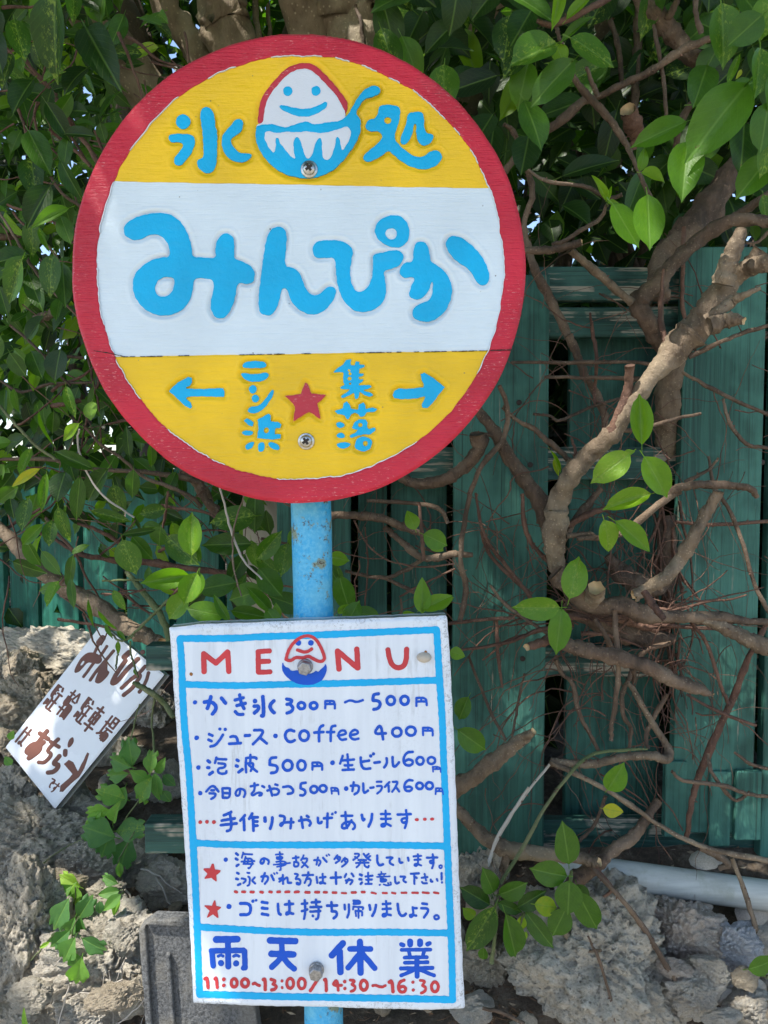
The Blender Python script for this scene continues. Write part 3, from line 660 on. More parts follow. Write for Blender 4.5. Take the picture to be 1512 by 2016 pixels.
 ('text_line', 'board_blue', [(A7, "c 437 78 27;s 16 557 45 668 47 665 165 560 165;c 690 22 17;c 725 12 14;s 15 787 32 843 40/787 95 843 100/787 157 852 168;s 14 957 52 962 150 985 165/1032 57 1118 50/1075 22 1082 150 1042 165 1052 137 1118 155;s 13 1212 50 1268 45/1242 12 1250 130 1235 208/1212 127 1268 110/1315 35 1403 28/1360 7 1365 80/1302 85 1418 82/1302 132 1408 127/1390 92 1388 200 1362 213/1325 175 1330 180"),
   (A8, "s 14 22 70 128 67/67 32 72 112 68 132 120 130 130 170 92 203;s 13 207 62 210 108/252 57 255 140 237 193;s 10 300 15 370 15 375 50 300 50/305 32 370 32/300 80 410 85 400 108/300 82 297 108/322 125 330 178/325 125 395 125 393 173/355 102 355 198;s 14 472 65 480 112/540 62 530 130 502 177;s 12 612 52 693 47/612 105 698 102/648 22 660 150 640 185 607 180 620 152 698 170;s 14 772 52 777 120 800 173 835 178 858 155;s 12 932 92 973 97/930 87 940 160 920 193 897 180 915 162 968 175;s 13 1032 47 1082 52/1022 97 1090 97 1098 130 1052 193;o 1185 193 25 21 11")]),
 ('painted_star', 'board_red', [(A5, "q 272 700 295 700 312 765 378 775 370 795 325 828 330 900 318 900 270 860 193 873 192 860 225 812 180 768 182 752 252 752")]),
 ('painted_star', 'board_red', [(A7, "q 278 12 292 15 302 75 352 82 350 95 312 122 325 195 310 197 268 160 208 197 203 188 232 122 177 75 178 66 255 70")]),
 ('text_line', 'board_blue', [(A7, "s 36 300 430 525 426;s 32 425 430 430 717;s 30 255 555 268 708/250 550 590 545/603 555 608 728;s 28 600 728 590 732;s 16 322 607 350 594 373 606/487 607 515 594 542 607;c 352 680 33;c 513 684 33;s 35 872 440 1140 447/888 582 1120 588;s 30 997 450 1002 590;s 31 1000 600 955 665 892 722/1005 600 1055 680 1128 740"),
   (A8, "s 35 188 472 72 598;s 35 155 560 163 775;s 30 265 530 482 530/375 570 245 730/380 560 528 735;s 34 370 455 377 782;s 24 812 482 832 490/1090 480 1110 470;s 32 905 452 905 480/1010 450 1010 478;s 20 815 540 1120 537;s 20 892 560 902 600/1050 560 1040 600;s 20 845 622 1082 617/847 676 1090 672;s 22 808 738 1140 732;s 27 975 635 978 818;s 20 930 762 810 812/1020 757 1158 812")]),
 ('text_line', 'board_red', [(A7, "s 18 182 845 205 835 214 938;s 17 287 845 303 835 312 938;c 382 852 20;c 382 916 19;o 492 890 32 43 17;o 607 890 37 43 17;s 15 692 900 715 890 740 913 762 918;s 18 802 855 822 848 822 960;s 16 882 852 935 867 905 902/905 902 945 925 925 960 888 965;c 1000 868 16;c 1002 940 15;o 1087 895 36 53 16;o 1210 897 38 55 16;s 17 1393 832 1302 973;s 17 1452 857 1468 852 1471 972"),
   (A8, "s 15 140 968 130 848 72 915 175 915;c 208 877 18;c 210 950 17;s 14 267 860 320 866 285 905/285 907 325 930 310 970 277 980;o 412 915 37 52 17;s 14 507 920 540 913 600 940 640 918;s 18 682 882 712 865 722 983;s 16 840 860 792 880 776 930 790 983 840 990 863 950 830 922 785 942;c 933 882 17;c 937 965 17;s 14 1012 863 1065 870 1042 905/1035 918 1075 940 1060 983 1022 998;o 1167 932 37 52 16")]),
 ('painted_arc', 'board_red', [(A1, "s 16 1225 442 1250 350 1310 265 1390 212 1470 208 1530 250 1575 330 1610 420 1600 455 1560 468 1500 440 1450 408 1390 430 1320 420 1270 462 1225 442;s 16 1340 350 1400 372 1440 367 1480 340")]),
 ('painted_bowl', 'board_blue', [(A1, "p 1192 465 1212 520 1250 525 1275 560 1320 553 1370 550 1440 592 1500 575 1520 553 1545 572 1570 540 1600 520 1617 478 1634 540 1612 610 1572 662 1502 697 1430 700 1338 692 1258 642 1198 582 1183 520;c 1348 280 28;c 1472 280 28")]),
]
for nm, mt, regs in MENU:
    items = []
    for rg, s in regs: items += parse(s, *rg)
    if nm == 'painted_border':
        paint_shape(nm, items, menu_place, M[mt], o_menu, h=.00030, base=.0002, step=2.0, wamp=.5, rise=1.5)
        continue
    if nm == 'text_line' and len(items) < 45 and regs[0][0] in (A1, A7) and regs[0][1].startswith('s 3') or nm == 'text_line' and mt == 'board_red' and regs[0][0] == A1:
        sets = []
        for it in sorted(items, key=lambda t: t[1][:, 0].min() - t[2]):
            lo_, hi_ = it[1][:, 0].min() - it[2], it[1][:, 0].max() + it[2]
            if sets and lo_ < sets[-1][1] + 9: sets[-1][1] = max(sets[-1][1], hi_); sets[-1][2].append(it)
            else: sets.append([lo_, hi_, [it]])
        for lo_, hi_, its in sets: paint_shape('letter' if mt == 'board_red' else 'character', its, menu_place, M[mt], o_menu, h=.00055, step=.75, wamp=.18)
        continue
    # cut each stroke group on its own small grid, then join into one part
    P, F = [], []
    groups = {}
    for it in items:
        lo = it[1].min(0) - it[2]
        hi = it[1].max(0) + it[2]
        merged = [lo, hi, [it]]
        keys = [k for k, g in groups.items() if not (g[0][0] > merged[1][0] + 1 or g[1][0] < merged[0][0] - 1 or g[0][1] > merged[1][1] + 1 or g[1][1] < merged[0][1] - 1)]
        for k in keys:
            g = groups.pop(k); merged = [np.minimum(merged[0], g[0]), np.maximum(merged[1], g[1]), g[2] + merged[2]]
        groups[len(P) + rnd.random()] = merged
    for lo, hi, its in groups.values():
        st = .75 if (hi[0] - lo[0]) < 120 and (hi[1] - lo[1]) < 60 else 1.0
        VFE = region(lambda X, Y: sd_items(X, Y, its) + wob(X, Y, .18, .7), lo - 2, hi + 2, st)
        p, f = extrude_region(VFE, menu_place, lambda x, y, s: (.00055 if nm != 'painted_arc' else .0008) - .0001 * max(0, 1 + s), .0009)
        k = len(P); P += p; F += [tuple(q + k for q in ff) for ff in f]
    build(nm, P, F, M[mt], o_menu)
def bolt(px, py, y, r=14.5, tilt=Vector((0, -1, 0))):
    s = PXS(y); c = W(px, py, y)
    P, F = ring_mesh(c, [(15.5 * s, 0), (15.5 * s, .0015), (14 * s, .002)], 24, tilt)
    w = build('bolt', P, F, M['zinc'], o_menu)
    P, F = ring_mesh(c, [(r * s, .002), (r * s, .0078), (r * s * .86, .0086)], 6, tilt)
    h = build('bolt_head', P, F, M['zinc'], w, smooth=False); bevel(h, .0004, 2)
bolt(601, 1312, YM - .0008); bolt(623, 1908, YM - .0008)
# snail shell stuck beside the U, and two rust stains round old nails
c = W(835, 1294, YM)
P, F = ring_mesh(c, [(15 * PXS(YM), 0), (13.5 * PXS(YM), .0022), (9 * PXS(YM), .0040), (4 * PXS(YM), .0048), (.3 * PXS(YM), .005)], 16)
P = [Vector((p.x, p.y, c.z + (p.z - c.z) * .72)) for p in P]
o = build('snail_shell', P, F, M['shell'], origin=c)
tag(o, 'small cream snail shell stuck on the white menu board right of the red U', 'shell')
n = NT('rust_stain'); n.set((.30, .12, .03), .8)
for px, py, r in ((376.5, 1327, 3.2), (838, 1283, 2.4)):
    paint_shape('rusty_nail', [('c', np.array([[px, py]]), r)], menu_place, n.m, o_menu, h=.0008, step=.8, wamp=.5)

# ------------------------------------------------------------------ pole and green bars behind the menu board
o_pole = thing('sign_pole', 'rusty light blue painted steel pole carrying the round sign and the menu board', 'pole', (W(640, 2016, YM + .035).x + .01, YM + .037, 0))
NS = 60; P = []; F = []; UV = []
for i in range(NS + 1):
    t = i / NS; z = 1.70 * (1 - t)
    a = W(609, 900, .665); b = W(637, 2010, .665)
    k = (a.z - z) / (a.z - b.z); cx = a.x + (b.x - a.x) * k
    for j in range(20):
        th = 2 * math.pi * j / 20
        r = .0182 + .0006 * noise.noise(Vector((math.cos(th) * 2, math.sin(th) * 2, z * 30))) + .0022 * max(0, noise.noise(Vector((math.cos(th) * 1.2, math.sin(th) * 1.2 + 7, z * 11))) - .25)
        P.append((cx + r * math.cos(th), YM + .035 + r * math.sin(th), z))
for i in range(NS):
    for j in range(20): F.append((i * 20 + j, (i + 1) * 20 + j, (i + 1) * 20 + (j + 1) % 20, i * 20 + (j + 1) % 20))
F.append(tuple(range(20)))
build('pole', P, F, M['pole'], o_pole)
for (x0, y0, y1, lab) in ((286, 1272, 1321, 'short dark green wooden bar behind the menu board, beside its M'), (284, 1622, 1681, 'peeling dark green wooden bar behind the menu board, at its lower left edge')):
    yb = YM + .016; a = W(x0, y0, yb); b = W(420, y1, yb)
    P, F = box_geo(a.x, b.x + .04, yb, yb + .02, b.z, a.z)
    o = build('wooden_bar', P, F, M['fence_old'], smooth=False, origin=((a.x + b.x) / 2, yb, b.z)); bevel(o, .0012)
    tag(o, lab, 'wooden bar', 'green wooden bars behind the menu board')
# ------------------------------------------------------------------ ground and stony bank
def zbank(x, y):
    """height of the raised bed behind the sign"""
    t = min(1, max(0, (0.30 - x) / .75)); t = t * t * (3 - 2 * t)        # 0 right, 1 left
    yf = 1.0 + .9 * t; zf = .825 + .12 * t
    s = (y - .78) / (yf - .78)
    if s < 0: z = .68 + s * 6.0
    else: z = .68 + (zf - .68) * min(1, s) ** .8
    if y < .80: z -= max(0, .80 - y) * 9
    z += .018 * noise.noise(Vector((x * 7, y * 7, 0))) + .008 * noise.noise(Vector((x * 25, y * 25, 3)))
    return max(z, .002 + .01 * noise.noise(Vector((x * 3, y * 3, 5))))
def hit(px, py):
    r = ray(px, py); y = .55
    while y < 4:
        p = W(px, py, y)
        if p.z < zbank(p.x, p.y): break
        y += .006
    return y
gx = np.concatenate([[-200, -60, -20, -8, -5, -3.2], np.arange(-2.4, 2.41, .04), [3.2, 5, 8, 20, 60, 200]])
gy = np.concatenate([[-200, -60, -20, -8, -4, -2, -1, -.3, .2, .5], np.arange(.6, 1.3, .02), np.arange(1.3, 3.0, .06), [3.3, 4, 6, 12, 30, 80, 300]])
P = [(x, y, zbank(x, y) if y > .55 and abs(x) < 30 and y < 20 else (0.0 if y <= .55 else .93)) for y in gy for x in gx]
nxg = len(gx); F = [(j * nxg + i, j * nxg + i + 1, (j + 1) * nxg + i + 1, (j + 1) * nxg + i) for j in range(len(gy) - 1) for i in range(nxg - 1)]
mi = [1 if gy[j] < .55 else 0 for j in range(len(gy) - 1) for i in range(nxg - 1)]
build('ground', P, F, [M['soil'], M['sand']], kind='structure', midx=mi)

# ------------------------------------------------------------------ rocks
def icosphere(n):
    t = (1 + 5 ** .5) / 2
    v = [Vector(p).normalized() for p in [(-1,t,0),(1,t,0),(-1,-t,0),(1,-t,0),(0,-1,t),(0,1,t),(0,-1,-t),(0,1,-t),(t,0,-1),(t,0,1),(-t,0,-1),(-t,0,1)]]
    f = [(0,11,5),(0,5,1),(0,1,7),(0,7,10),(0,10,11),(1,5,9),(5,11,4),(11,10,2),(10,7,6),(7,1,8),(3,9,4),(3,4,2),(3,2,6),(3,6,8),(3,8,9),(4,9,5),(2,4,11),(6,2,10),(8,6,7),(9,8,1)]
    for _ in range(n):
        c = {}; nf = []
        def mid(a, b):
            k = (min(a, b), max(a, b))
            if k not in c: v.append(((v[a] + v[b]) / 2).normalized()); c[k] = len(v) - 1
            return c[k]
        for a, b, d in f:
            x, y, z = mid(a, b), mid(b, d), mid(d, a); nf += [(a, x, z), (b, y, x), (d, z, y), (x, y, z)]
        f = nf
    return v, f
ICO = {k: icosphere(k) for k in (2, 3, 4, 5)}
def rock_mesh(seed, sub, mat, rough=1.0):
    v, f = ICO[sub]; o = Vector((seed * 13.7, seed * 5.1, seed * 3.3)); P = []
    rs = random.Random(seed); cuts = []
    for _ in range(20):
        d = Vector((rs.gauss(0, 1), rs.gauss(0, 1), rs.gauss(0, 1))).normalized(); cuts.append((d, rs.uniform(.55, .92)))
    for p in v:
        q = p.copy(); r = 1.0
        for d, c in cuts:
            dt = p.dot(d)
            if dt * r > c: r = c / dt
        r += .16 * noise.noise(p * 1.6 + o) * rough
        if sub > 2: r += .06 * noise.noise(p * 4 + o) * rough + .16 * (abs(noise.noise(p * 5.5 + o * 2)) - .2) * rough
        if sub > 3:
            r -= .17 * max(0, noise.noise(p * 9 + o) - .12) * rough + .05 * noise.noise(p * 17 + o) + .06 * (abs(noise.noise(p * 12 + o)) - .2)
        if sub > 4: r -= .08 * max(0, noise.noise(p * 26 + o) - .1) * rough + .025 * noise.noise(p * 40 + o)
        P.append(q * r)
    return make_mesh('stone', P, f, mat, smooth=sub > 4)
ROCKM = {}
def rock_data(mat, sub, i):
    k = (mat, sub, i)
    if k not in ROCKM: ROCKM[k] = rock_mesh(hash((len(mat), sub)) % 7 + i * 7 + len(ROCKM), sub, M[mat], 1.0)
    return ROCKM[k]
bank = thing('stone_bank', 'rubble bank of rough grey coral stones under the green fence', 'rubble bank', (0, 1.0, .7))
ROCKS = [ # px, py, w, h, mat, sub, dy (metres towards camera from the bank surface)
 (1175,1895,350,300,'rock_grey',5,.02), (1345,1830,160,125,'rock_pink',5,.04), (1445,1868,120,95,'rock_blue',5,.05), (1370,1950,150,100,'rock_pale',4,.04), (1290,1795,110,70,'rock_pale',4,.03), (1400,1905,70,50,'rock_pale',4,.06), (1330,1905,60,45,'rock_pink',4,.06), (1500,1850,80,60,'rock_pale',4,.05), (1470,1925,60,40,'rock_tan',3,.06), (1270,1960,70,60,'rock_grey',4,.05), (1420,2005,80,40,'rock_pale',3,.06), (1095,1795,60,40,'rock_pale',3,.05), (1250,1770,50,34,'rock_pale',3,.04), (20,1460,80,60,'rock_tan',4,.08), (180,1600,90,70,'rock_grey',4,.07), (110,1740,120,60,'rock_tan',4,.08), (210,1760,80,60,'rock_grey',4,.07), (150,1560,60,50,'rock_tan',3,.07), (250,1850,90,70,'rock_pale',4,.07), (130,1880,90,70,'rock_pale',4,.06), (60,1960,90,60,'rock_grey',4,.08), (230,1960,100,60,'rock_tan',4,.08), (950,1770,70,60,'rock_tan',3,.03), (890,1830,60,60,'rock_grey',3,.02),
 (1300,1810,90,90,'rock_pale',4,.01), (935,1705,120,150,'rock_grey',4,0), (1495,1800,60,60,'rock_pale',3,0), (1480,1985,110,80,'rock_pale',4,.03), (1050,1800,120,110,'rock_grey',4,-.02), (960,1900,110,120,'rock_tan',4,-.01), (930,1990,90,70,'rock_pale',3,.01), (1240,2000,200,80,'rock_grey',4,.02),
 (110,1292,420,110,'rock_grey',5,.02), (55,1322,80,95,'rock_tan',4,.07), (12,1315,60,70,'rock_grey',4,.05), (55,1415,230,180,'rock_tan',5,.05), (150,1390,110,110,'rock_grey',4,.02),
 (15,1570,110,120,'rock_grey',4,.06), (55,1665,270,190,'rock_grey',5,.06), (130,1610,150,120,'rock_grey',5,.05), (45,1840,210,280,'rock_grey',5,.05), (165,1705,170,120,'rock_grey',5,.03),
 (205,1895,260,210,'rock_pale',5,.03), (175,1995,150,110,'rock_pale',4,.03), (90,1960,140,130,'rock_grey',4,.0), (262,1690,130,110,'rock_grey',4,.02), (320,1560,130,110,'rock_grey',4,.0), (230,1500,120,110,'rock_grey',4,-.02), (300,1420,130,120,'rock_grey',4,-.03),
 (330,1740,120,90,'rock_grey',4,.02), (275,1960,80,80,'rock_grey',3,.04), (20,2000,120,90,'rock_grey',4,.02), (250,1340,140,90,'rock_grey',4,-.02), (120,1500,130,90,'rock_grey',4,.0), (320,1650,110,80,'rock_tan',4,0)]
for i, (px, py, w, h, mt, sub, dy) in enumerate(ROCKS):
    y = hit(px, py) - dy; s = PXS(y); c = W(px, py, y)
    o = bpy.data.objects.new('stone', rock_data(mt, sub, i % 4)); o.parent = bank
    o.location = c - bank.location; scene.collection.objects.link(o)
    o.scale = (w * s * .60, min(w, h) * s * .55, h * s * .62)
    o.rotation_euler = (rnd.uniform(-.3, .3), rnd.uniform(-.25, .25), rnd.uniform(-.5, .5))
for i in range(290):      # smaller rubble filling the gaps, and the wall face below the frame
    if i < 240:
        px, py = rnd.uniform(-150, 1660), rnd.uniform(1260, 2040)
        if i > 170: px, py = rnd.uniform(1500, 2500), rnd.uniform(1740, 2250)
        if 330 < px < 900 and rnd.random() < .6: continue
        if px > 860 and py < 1740: continue
        y = hit(px, py) - rnd.uniform(0, .03); c = W(px, py, y); r = rnd.uniform(.008, .026)
    else:
        c = Vector((rnd.uniform(-.9, .9), rnd.uniform(.72, .78), rnd.uniform(.05, .62))); r = rnd.uniform(.05, .09)
    o = bpy.data.objects.new('stone', rock_data(rnd.choice(['rock_grey', 'rock_grey', 'rock_tan', 'rock_pale']), 3, i % 3)); o.parent = bank
    o.location = c - bank.location; scene.collection.objects.link(o)
    o.scale = (r * rnd.uniform(.8, 1.3), r * rnd.uniform(.7, 1.1), r * rnd.uniform(.6, 1.0)); o.rotation_euler = (rnd.uniform(0, 3), rnd.uniform(0, 3), rnd.uniform(0, 6))
# litter of broken twigs, dry leaf scraps and shell chips: nobody could count it
P = []; F = []; mi = []
for i in range(2600):
    px, py = rnd.uniform(-60, 1560), rnd.uniform(1500, 2040)
    if i % 2: px, py = rnd.gauss(250, 60) if i % 4 == 1 else rnd.gauss(960, 50), rnd.uniform(1640, 2030)
    y = hit(px, py); c = W(px, py, y - .004); a = rnd.uniform(0, 6.3); L = rnd.uniform(.003, .013) if i % 3 else rnd.uniform(.01, .035); w = L * rnd.uniform(.2, .5) if i % 3 else .0007
    d = Vector((math.cos(a), rnd.uniform(-.5, .5), math.sin(a) * .6)).normalized(); e = d.cross(Vector((rnd.uniform(-.5, .5), -1, rnd.uniform(-.2, .9)))).normalized()
    k = len(P); up = e.cross(d) * L * .15
    P += [c - d * L * .5, c + e * w * .5 + up, c + d * L * .5, c - e * w * .5 + up]; F.append((k, k + 1, k + 2, k + 3)); mi.append(i % 3 == 1)
o = build('leaf_litter', P, F, [M['dry_leaf'], M['dry_pale']], midx=[int(q) for q in mi], kind='stuff', smooth=False)
tag(o, 'dry leaf scraps and twig bits scattered between the stones', 'leaf litter')

# shells at the lower right
def shell_mesh(seed):
    rs = random.Random(seed); P = []; F = []; n, m = 8, 12
    for j in range(n + 1):
        t = j / n
        for i in range(m):
            a = 2 * math.pi * i / m; r = math.sin(t * math.pi / 2)
            P.append(((r * math.cos(a) * 1.0 + .15 * r), r * math.sin(a) * .72, .42 * (1 - r * r) * (1 + .05 * rs.random())))
    for j in range(n):
        for i in range(m): F.append((j * m + i, (j + 1) * m + i, (j + 1) * m + (i + 1) % m, j * m + (i + 1) % m))
    return make_mesh('shell', P, F, M['shell'])
sh = [shell_mesh(1), shell_mesh(2)]
SHELLS = [(1385,1692,70,30,'broken shell resting on the grey pipe, below the split green plank'), (1478,1795,80,60,'big cream shell under the right end of the grey pipe'), (1480,1945,60,44,'widest of the bleached shells in the lower right corner'), (1430,1940,50,30,0), (1425,1965,44,30,0), (1434,1985,42,34,0), (1400,1960,44,26,0), (1448,1960,34,26,0), (1408,2003,46,26,0), (1500,2000,46,34,0)]
for i, (px, py, w, h, lab) in enumerate(SHELLS):
    y = hit(px, py) - .022 if i else .925; s = PXS(y)
    o = bpy.data.objects.new('shell', sh[i % 2]); link(o); o.location = W(px, py, y); o.scale = (w * s * .5, w * s * .5, w * s * .42)
    o.rotation_euler = (R(rnd.uniform(40, 85)) if i else R(28), R(rnd.uniform(-30, 30)), R(rnd.uniform(-40, 40)))
    tag(o, lab or 'small bleached oval shell in the heap at the lower right corner', 'shell', None if i < 2 else 'bleached shells heaped at the lower right')

# ------------------------------------------------------------------ pipe and grey tile
def cat(p, n=6):
    """catmull-rom through rows of p"""
    p = np.asarray(p, float)
    if len(p) < 3: 
        t = np.linspace(0, 1, n + 1)[:, None]; return p[0] * (1 - t) + p[-1] * t
    q = np.vstack([2 * p[0] - p[1], p, 2 * p[-1] - p[-2]]); out = []
    for i in range(1, len(q) - 2):
        for k in range(n):
            t = k / n
            out.append(.5 * ((2 * q[i]) + (-q[i-1] + q[i+1]) * t + (2*q[i-1] - 5*q[i] + 4*q[i+1] - q[i+2]) * t * t + (-q[i-1] + 3*q[i] - 3*q[i+1] + q[i+2]) * t ** 3))
    out.append(q[-2]); return np.array(out)
def tube(path, seg=8, rough=.12, seed=0.0, knob=0.0):
    """path rows x,y,z,r -> geometry with closed ends; the last two faces are the end caps"""
    P = []; F = []; n = len(path); pts = [Vector(p[:3]) for p in path]
    u = None
    for i in range(n):
        t = (pts[min(i + 1, n - 1)] - pts[max(i - 1, 0)])
        t = t.normalized() if t.length > 1e-9 else Vector((0, 0, 1))
        if u is None: u = t.orthogonal().normalized()
        else:
            u = (u - t * u.dot(t)); u = u.normalized() if u.length > 1e-6 else t.orthogonal().normalized()
        w = t.cross(u); r = max(path[i][3], 1e-5)
        r *= 1 + knob * max(0, noise.noise(Vector((i * .55 + seed, seed, 0)))) 
        for k in range(seg):
            a = 2 * math.pi * k / seg; d = u * math.cos(a) + w * math.sin(a)
            P.append(pts[i] + d * r * (1 + rough * noise.noise(Vector((d.x * 1.5 + seed, d.y * 1.5 + i * .45, d.z * 1.5)))))
    for i in range(n - 1):
        for k in range(seg): F.append((i * seg + k, (i + 1) * seg + k, (i + 1) * seg + (k + 1) % seg, i * seg + (k + 1) % seg))
    F.append(tuple(reversed(range(seg)))); F.append(tuple(range((n - 1) * seg, n * seg)))
    return P, F
a = W(1085, 1705, .905); b = W(2480, 1896, .905)
P, F = tube([(a.x + (b.x - a.x) * t, .905, a.z + (b.z - a.z) * t, .0187) for t in np.linspace(0, 1, 14)], 24, .0)
o = build('water_pipe', P, F, M['pvc'], origin=a); tag(o, 'grey plastic pipe running along the foot of the green fence', 'pipe')
yt = .80
o = thing('roof_tile', 'weathered dark grey ridged tile standing behind the bottom left of the menu board', 'tile', W(350, 2000, yt))
def tp(px, py, y=yt): return W(px, py, y)
def slab(pts, y, th, mat, name, par):
    P = [Vector(W(px, py, y)) for px, py in pts]; k = len(P); Q = P + [p + Vector((0, th, 0)) for p in P]
    F = [tuple(range(k)), tuple(reversed(range(k, 2 * k)))] + [(i, i + k, (i + 1) % k + k, (i + 1) % k) for i in range(k)]
    ob = build(name, Q, F, mat, par, smooth=False); bevel(ob, .002, 3); return ob
slab([(272, 1832), (300, 1812), (380, 1815), (480, 1812), (520, 2120), (292, 2120)], yt, .02, M['tile'], 'tile_body', o)
for pts in ([(274, 1832), (286, 1822), (306, 2120), (292, 2120)], [(325, 1880), (334, 1880), (352, 2120), (342, 2120)]):
    slab(pts, yt - .006, .007, M['tile'], 'ridge', o)
slab([(284, 1822), (296, 1812), (480, 1810), (482, 1832)], yt - .006, .007, M['tile'], 'ridge', o)

# ------------------------------------------------------------------ fence: right part facing the camera, left part running back
f1 = thing('board_fence', 'dark green painted plank fence with peeling rails, behind the branches on the right', 'fence', (W(1200, 1700, 1.0).x, 1.0, .82))
def plank(par, x0, x1, z0, z1, y, th, mat, yaw=0.0, name='plank', lean=0.0, cx=None):
    cx = (x0 + x1) / 2; w = (x1 - x0) / 2
    # cut the plank lengthways so that it can warp a little
    P = []; F = []; n = 10; s = rnd.random() * 20
    if (z1 - z0) > (x1 - x0):
        for i in range(n + 1):
            z = z0 + (z1 - z0) * i / n; j = .0014 * noise.noise(Vector((s, z * 6, 0))); dy = .003 * noise.noise(Vector((s, z * 3, 9)))
            P += [(cx - w + j, y + dy, z), (cx + w + j * .5, y + dy * .6, z), (cx + w + j * .5, y + th + dy, z), (cx - w + j, y + th + dy, z)]
    else:
        for i in range(n + 1):
            x = x0 + (x1 - x0) * i / n; j = .002 * noise.noise(Vector((s, x * 6, 0))); dy = .002 * noise.noise(Vector((s, x * 5, 9)))
            P += [(x, y + dy, z0 + j), (x, y + th + dy, z0 + j), (x, y + th + dy, z1 + j), (x, y + dy, z1 + j)]
    for i in range(n):
        a, b = i * 4, i * 4 + 4
        F += [(a + k, a + (k + 1) % 4, b + (k + 1) % 4, b + k) for k in range(4)]
    F += [(3, 2, 1, 0), (4 * n, 4 * n + 1, 4 * n + 2, 4 * n + 3)]
    o = build(name, P, F, mat, par, smooth=False); bevel(o, .0022, 2); return o
YF = .985
def xz(px, py, y): p = W(px, py, y); return p.x, p.z
# front planks: px left, px right, py top, py bottom
for (a, b, t, bt, m, dy) in ((545, 690, 700, 1700, 'fence', .0), (892, 1077, 540, 1695, 'fence', .0), (1335, 1496, 485, 1640, 'fence', -.004), (1320, 1398, 1560, 1668, 'fence', .002), (1512, 1700, 515, 1690, 'fence', .0), (1716, 1890, 500, 1690, 'fence', .0), (1905, 2080, 492, 1690, 'fence', .002), (2092, 2270, 505, 1690, 'fence', -.002), (2284, 2460, 498, 1690, 'fence', .0)):
    y = YF + dy
    if (a, b) == (1320, 1398): continue
    plank(f1, xz(a, 1100, y)[0], xz(b, 1100, y)[0], xz(a, bt, y)[1], xz(a, t, y)[1], y, .018, M[m])
# recessed back boards
for (a, b, t, bt) in ((705, 762, 740, 1660), (770, 880, 760, 1660), (1098, 1190, 660, 1660), (1118, 1305, 665, 1655)):
    y = YF + .070
    if (a, b) == (1098, 1190): continue
    plank(f1, xz(a, 1100, y)[0], xz(b, 1100, y)[0], xz(a, bt, y)[1], xz(a, t, y)[1], y, .016, M['fence'])
# rails
for (a, b, t, bt, dy) in ((1040, 1345, 525, 592, .024), (1060, 1345, 602, 662, .026), (700, 1345, 880, 945, .026), (700, 1345, 1275, 1332, .026), (700, 1512, 1612, 1676, .022), (1490, 2470, 610, 670, .024), (1490, 2470, 1275, 1335, .026)):
    y = YF + dy
    plank(f1, xz(a, 1100, y)[0], xz(b, 1100, y)[0], xz(1100, bt, y)[1], xz(1100, t, y)[1], y, .017, M['fence_old'], name='rail')
# narrow offcuts at the foot of the wide plank
y = YF - .012
for a, b, t, bt in ((1308, 1352, 1500, 1650), (1398, 1440, 1520, 1668), (1448, 1500, 1518, 1655)):
    plank(f1, xz(a, 1600, y)[0], xz(b, 1600, y)[0], xz(a, bt, y)[1], xz(a, t, y)[1], y, .011, M['fence'], name='offcut')
for px, py in ((1490, 580), (1023, 792), (1397, 893), (1503, 910), (1030, 1298), (1370, 1297), (1045, 915)):
    c = W(px, py, YF - .006); c.y = YF - .003; P, F = ring_mesh(c, [(.0038, 0), (.0034, .0006), (.0012, .0002)], 10)
    build('nail_hole', P, F, M['recess'], f1)
f2 = thing('board_fence', 'bright green slatted fence running back behind the bush on the left', 'fence', (W(300, 1250, 1.4).x, 1.4, .95))
def DL(px): return 1.85 - .00118 * px
def plank_ob(a, b, t, bt, off, th, mat, name):
    ya, yb = DL(a) + off, DL(b) + off; A, B = W(a, 1100, ya), W(b, 1100, yb); zt, zb = W(a, t, ya).z, W(a, bt, ya).z
    d = Vector((B.x - A.x, B.y - A.y, 0)).normalized(); nn = Vector((-d.y, d.x, 0))
    P = [Vector((q.x, q.y, z)) + nn * o for z in (zb, zt) for q, o in ((A, 0), (B, 0), (B, th), (A, th))]
    F = [(3,2,1,0),(4,5,6,7),(0,1,5,4),(1,2,6,5),(2,3,7,6),(3,0,4,7)]
    ob = build(name, P, F, mat, f2, smooth=False); bevel(ob, .002); return ob
for a, b, t in ((-150, -95, 900), (-85, -28, 905), (-60, 5, 905), (18, 72, 905), (80, 152, 905), (164, 230, 905), (248, 331, 900), (345, 430, 900), (445, 535, 900)):
    ya = DL(a); zb = .957; bt = 1008 - FOC * math.tan(math.atan((zb - CAM_Z) / ya) - PITCH)
    plank_ob(a, b, t, bt, 0, .016, M['fence_left'], 'plank')
for i in range(-3, 8):
    a = -160 + (i + 3) * 66; b = a + 66
    for t, bt in ((1198, 1232), (925, 962)):
        plank_ob(a, b, t + max(0, a) * .06, bt + max(0, a) * .08, .020, .018, M['fence_left'], 'rail')
P, F = box_geo(W(478, 1000, 1.06).x, W(548, 1000, 1.06).x, 1.06, 1.09, .85, W(500, 975, 1.06).z)
o = build('wooden_post', P, F, M['pale_wood'], smooth=False, origin=(W(510, 1000, 1.06).x, 1.06, .85)); tag(o, 'pale unpainted wooden post left of the blue pole, behind leaves', 'post')

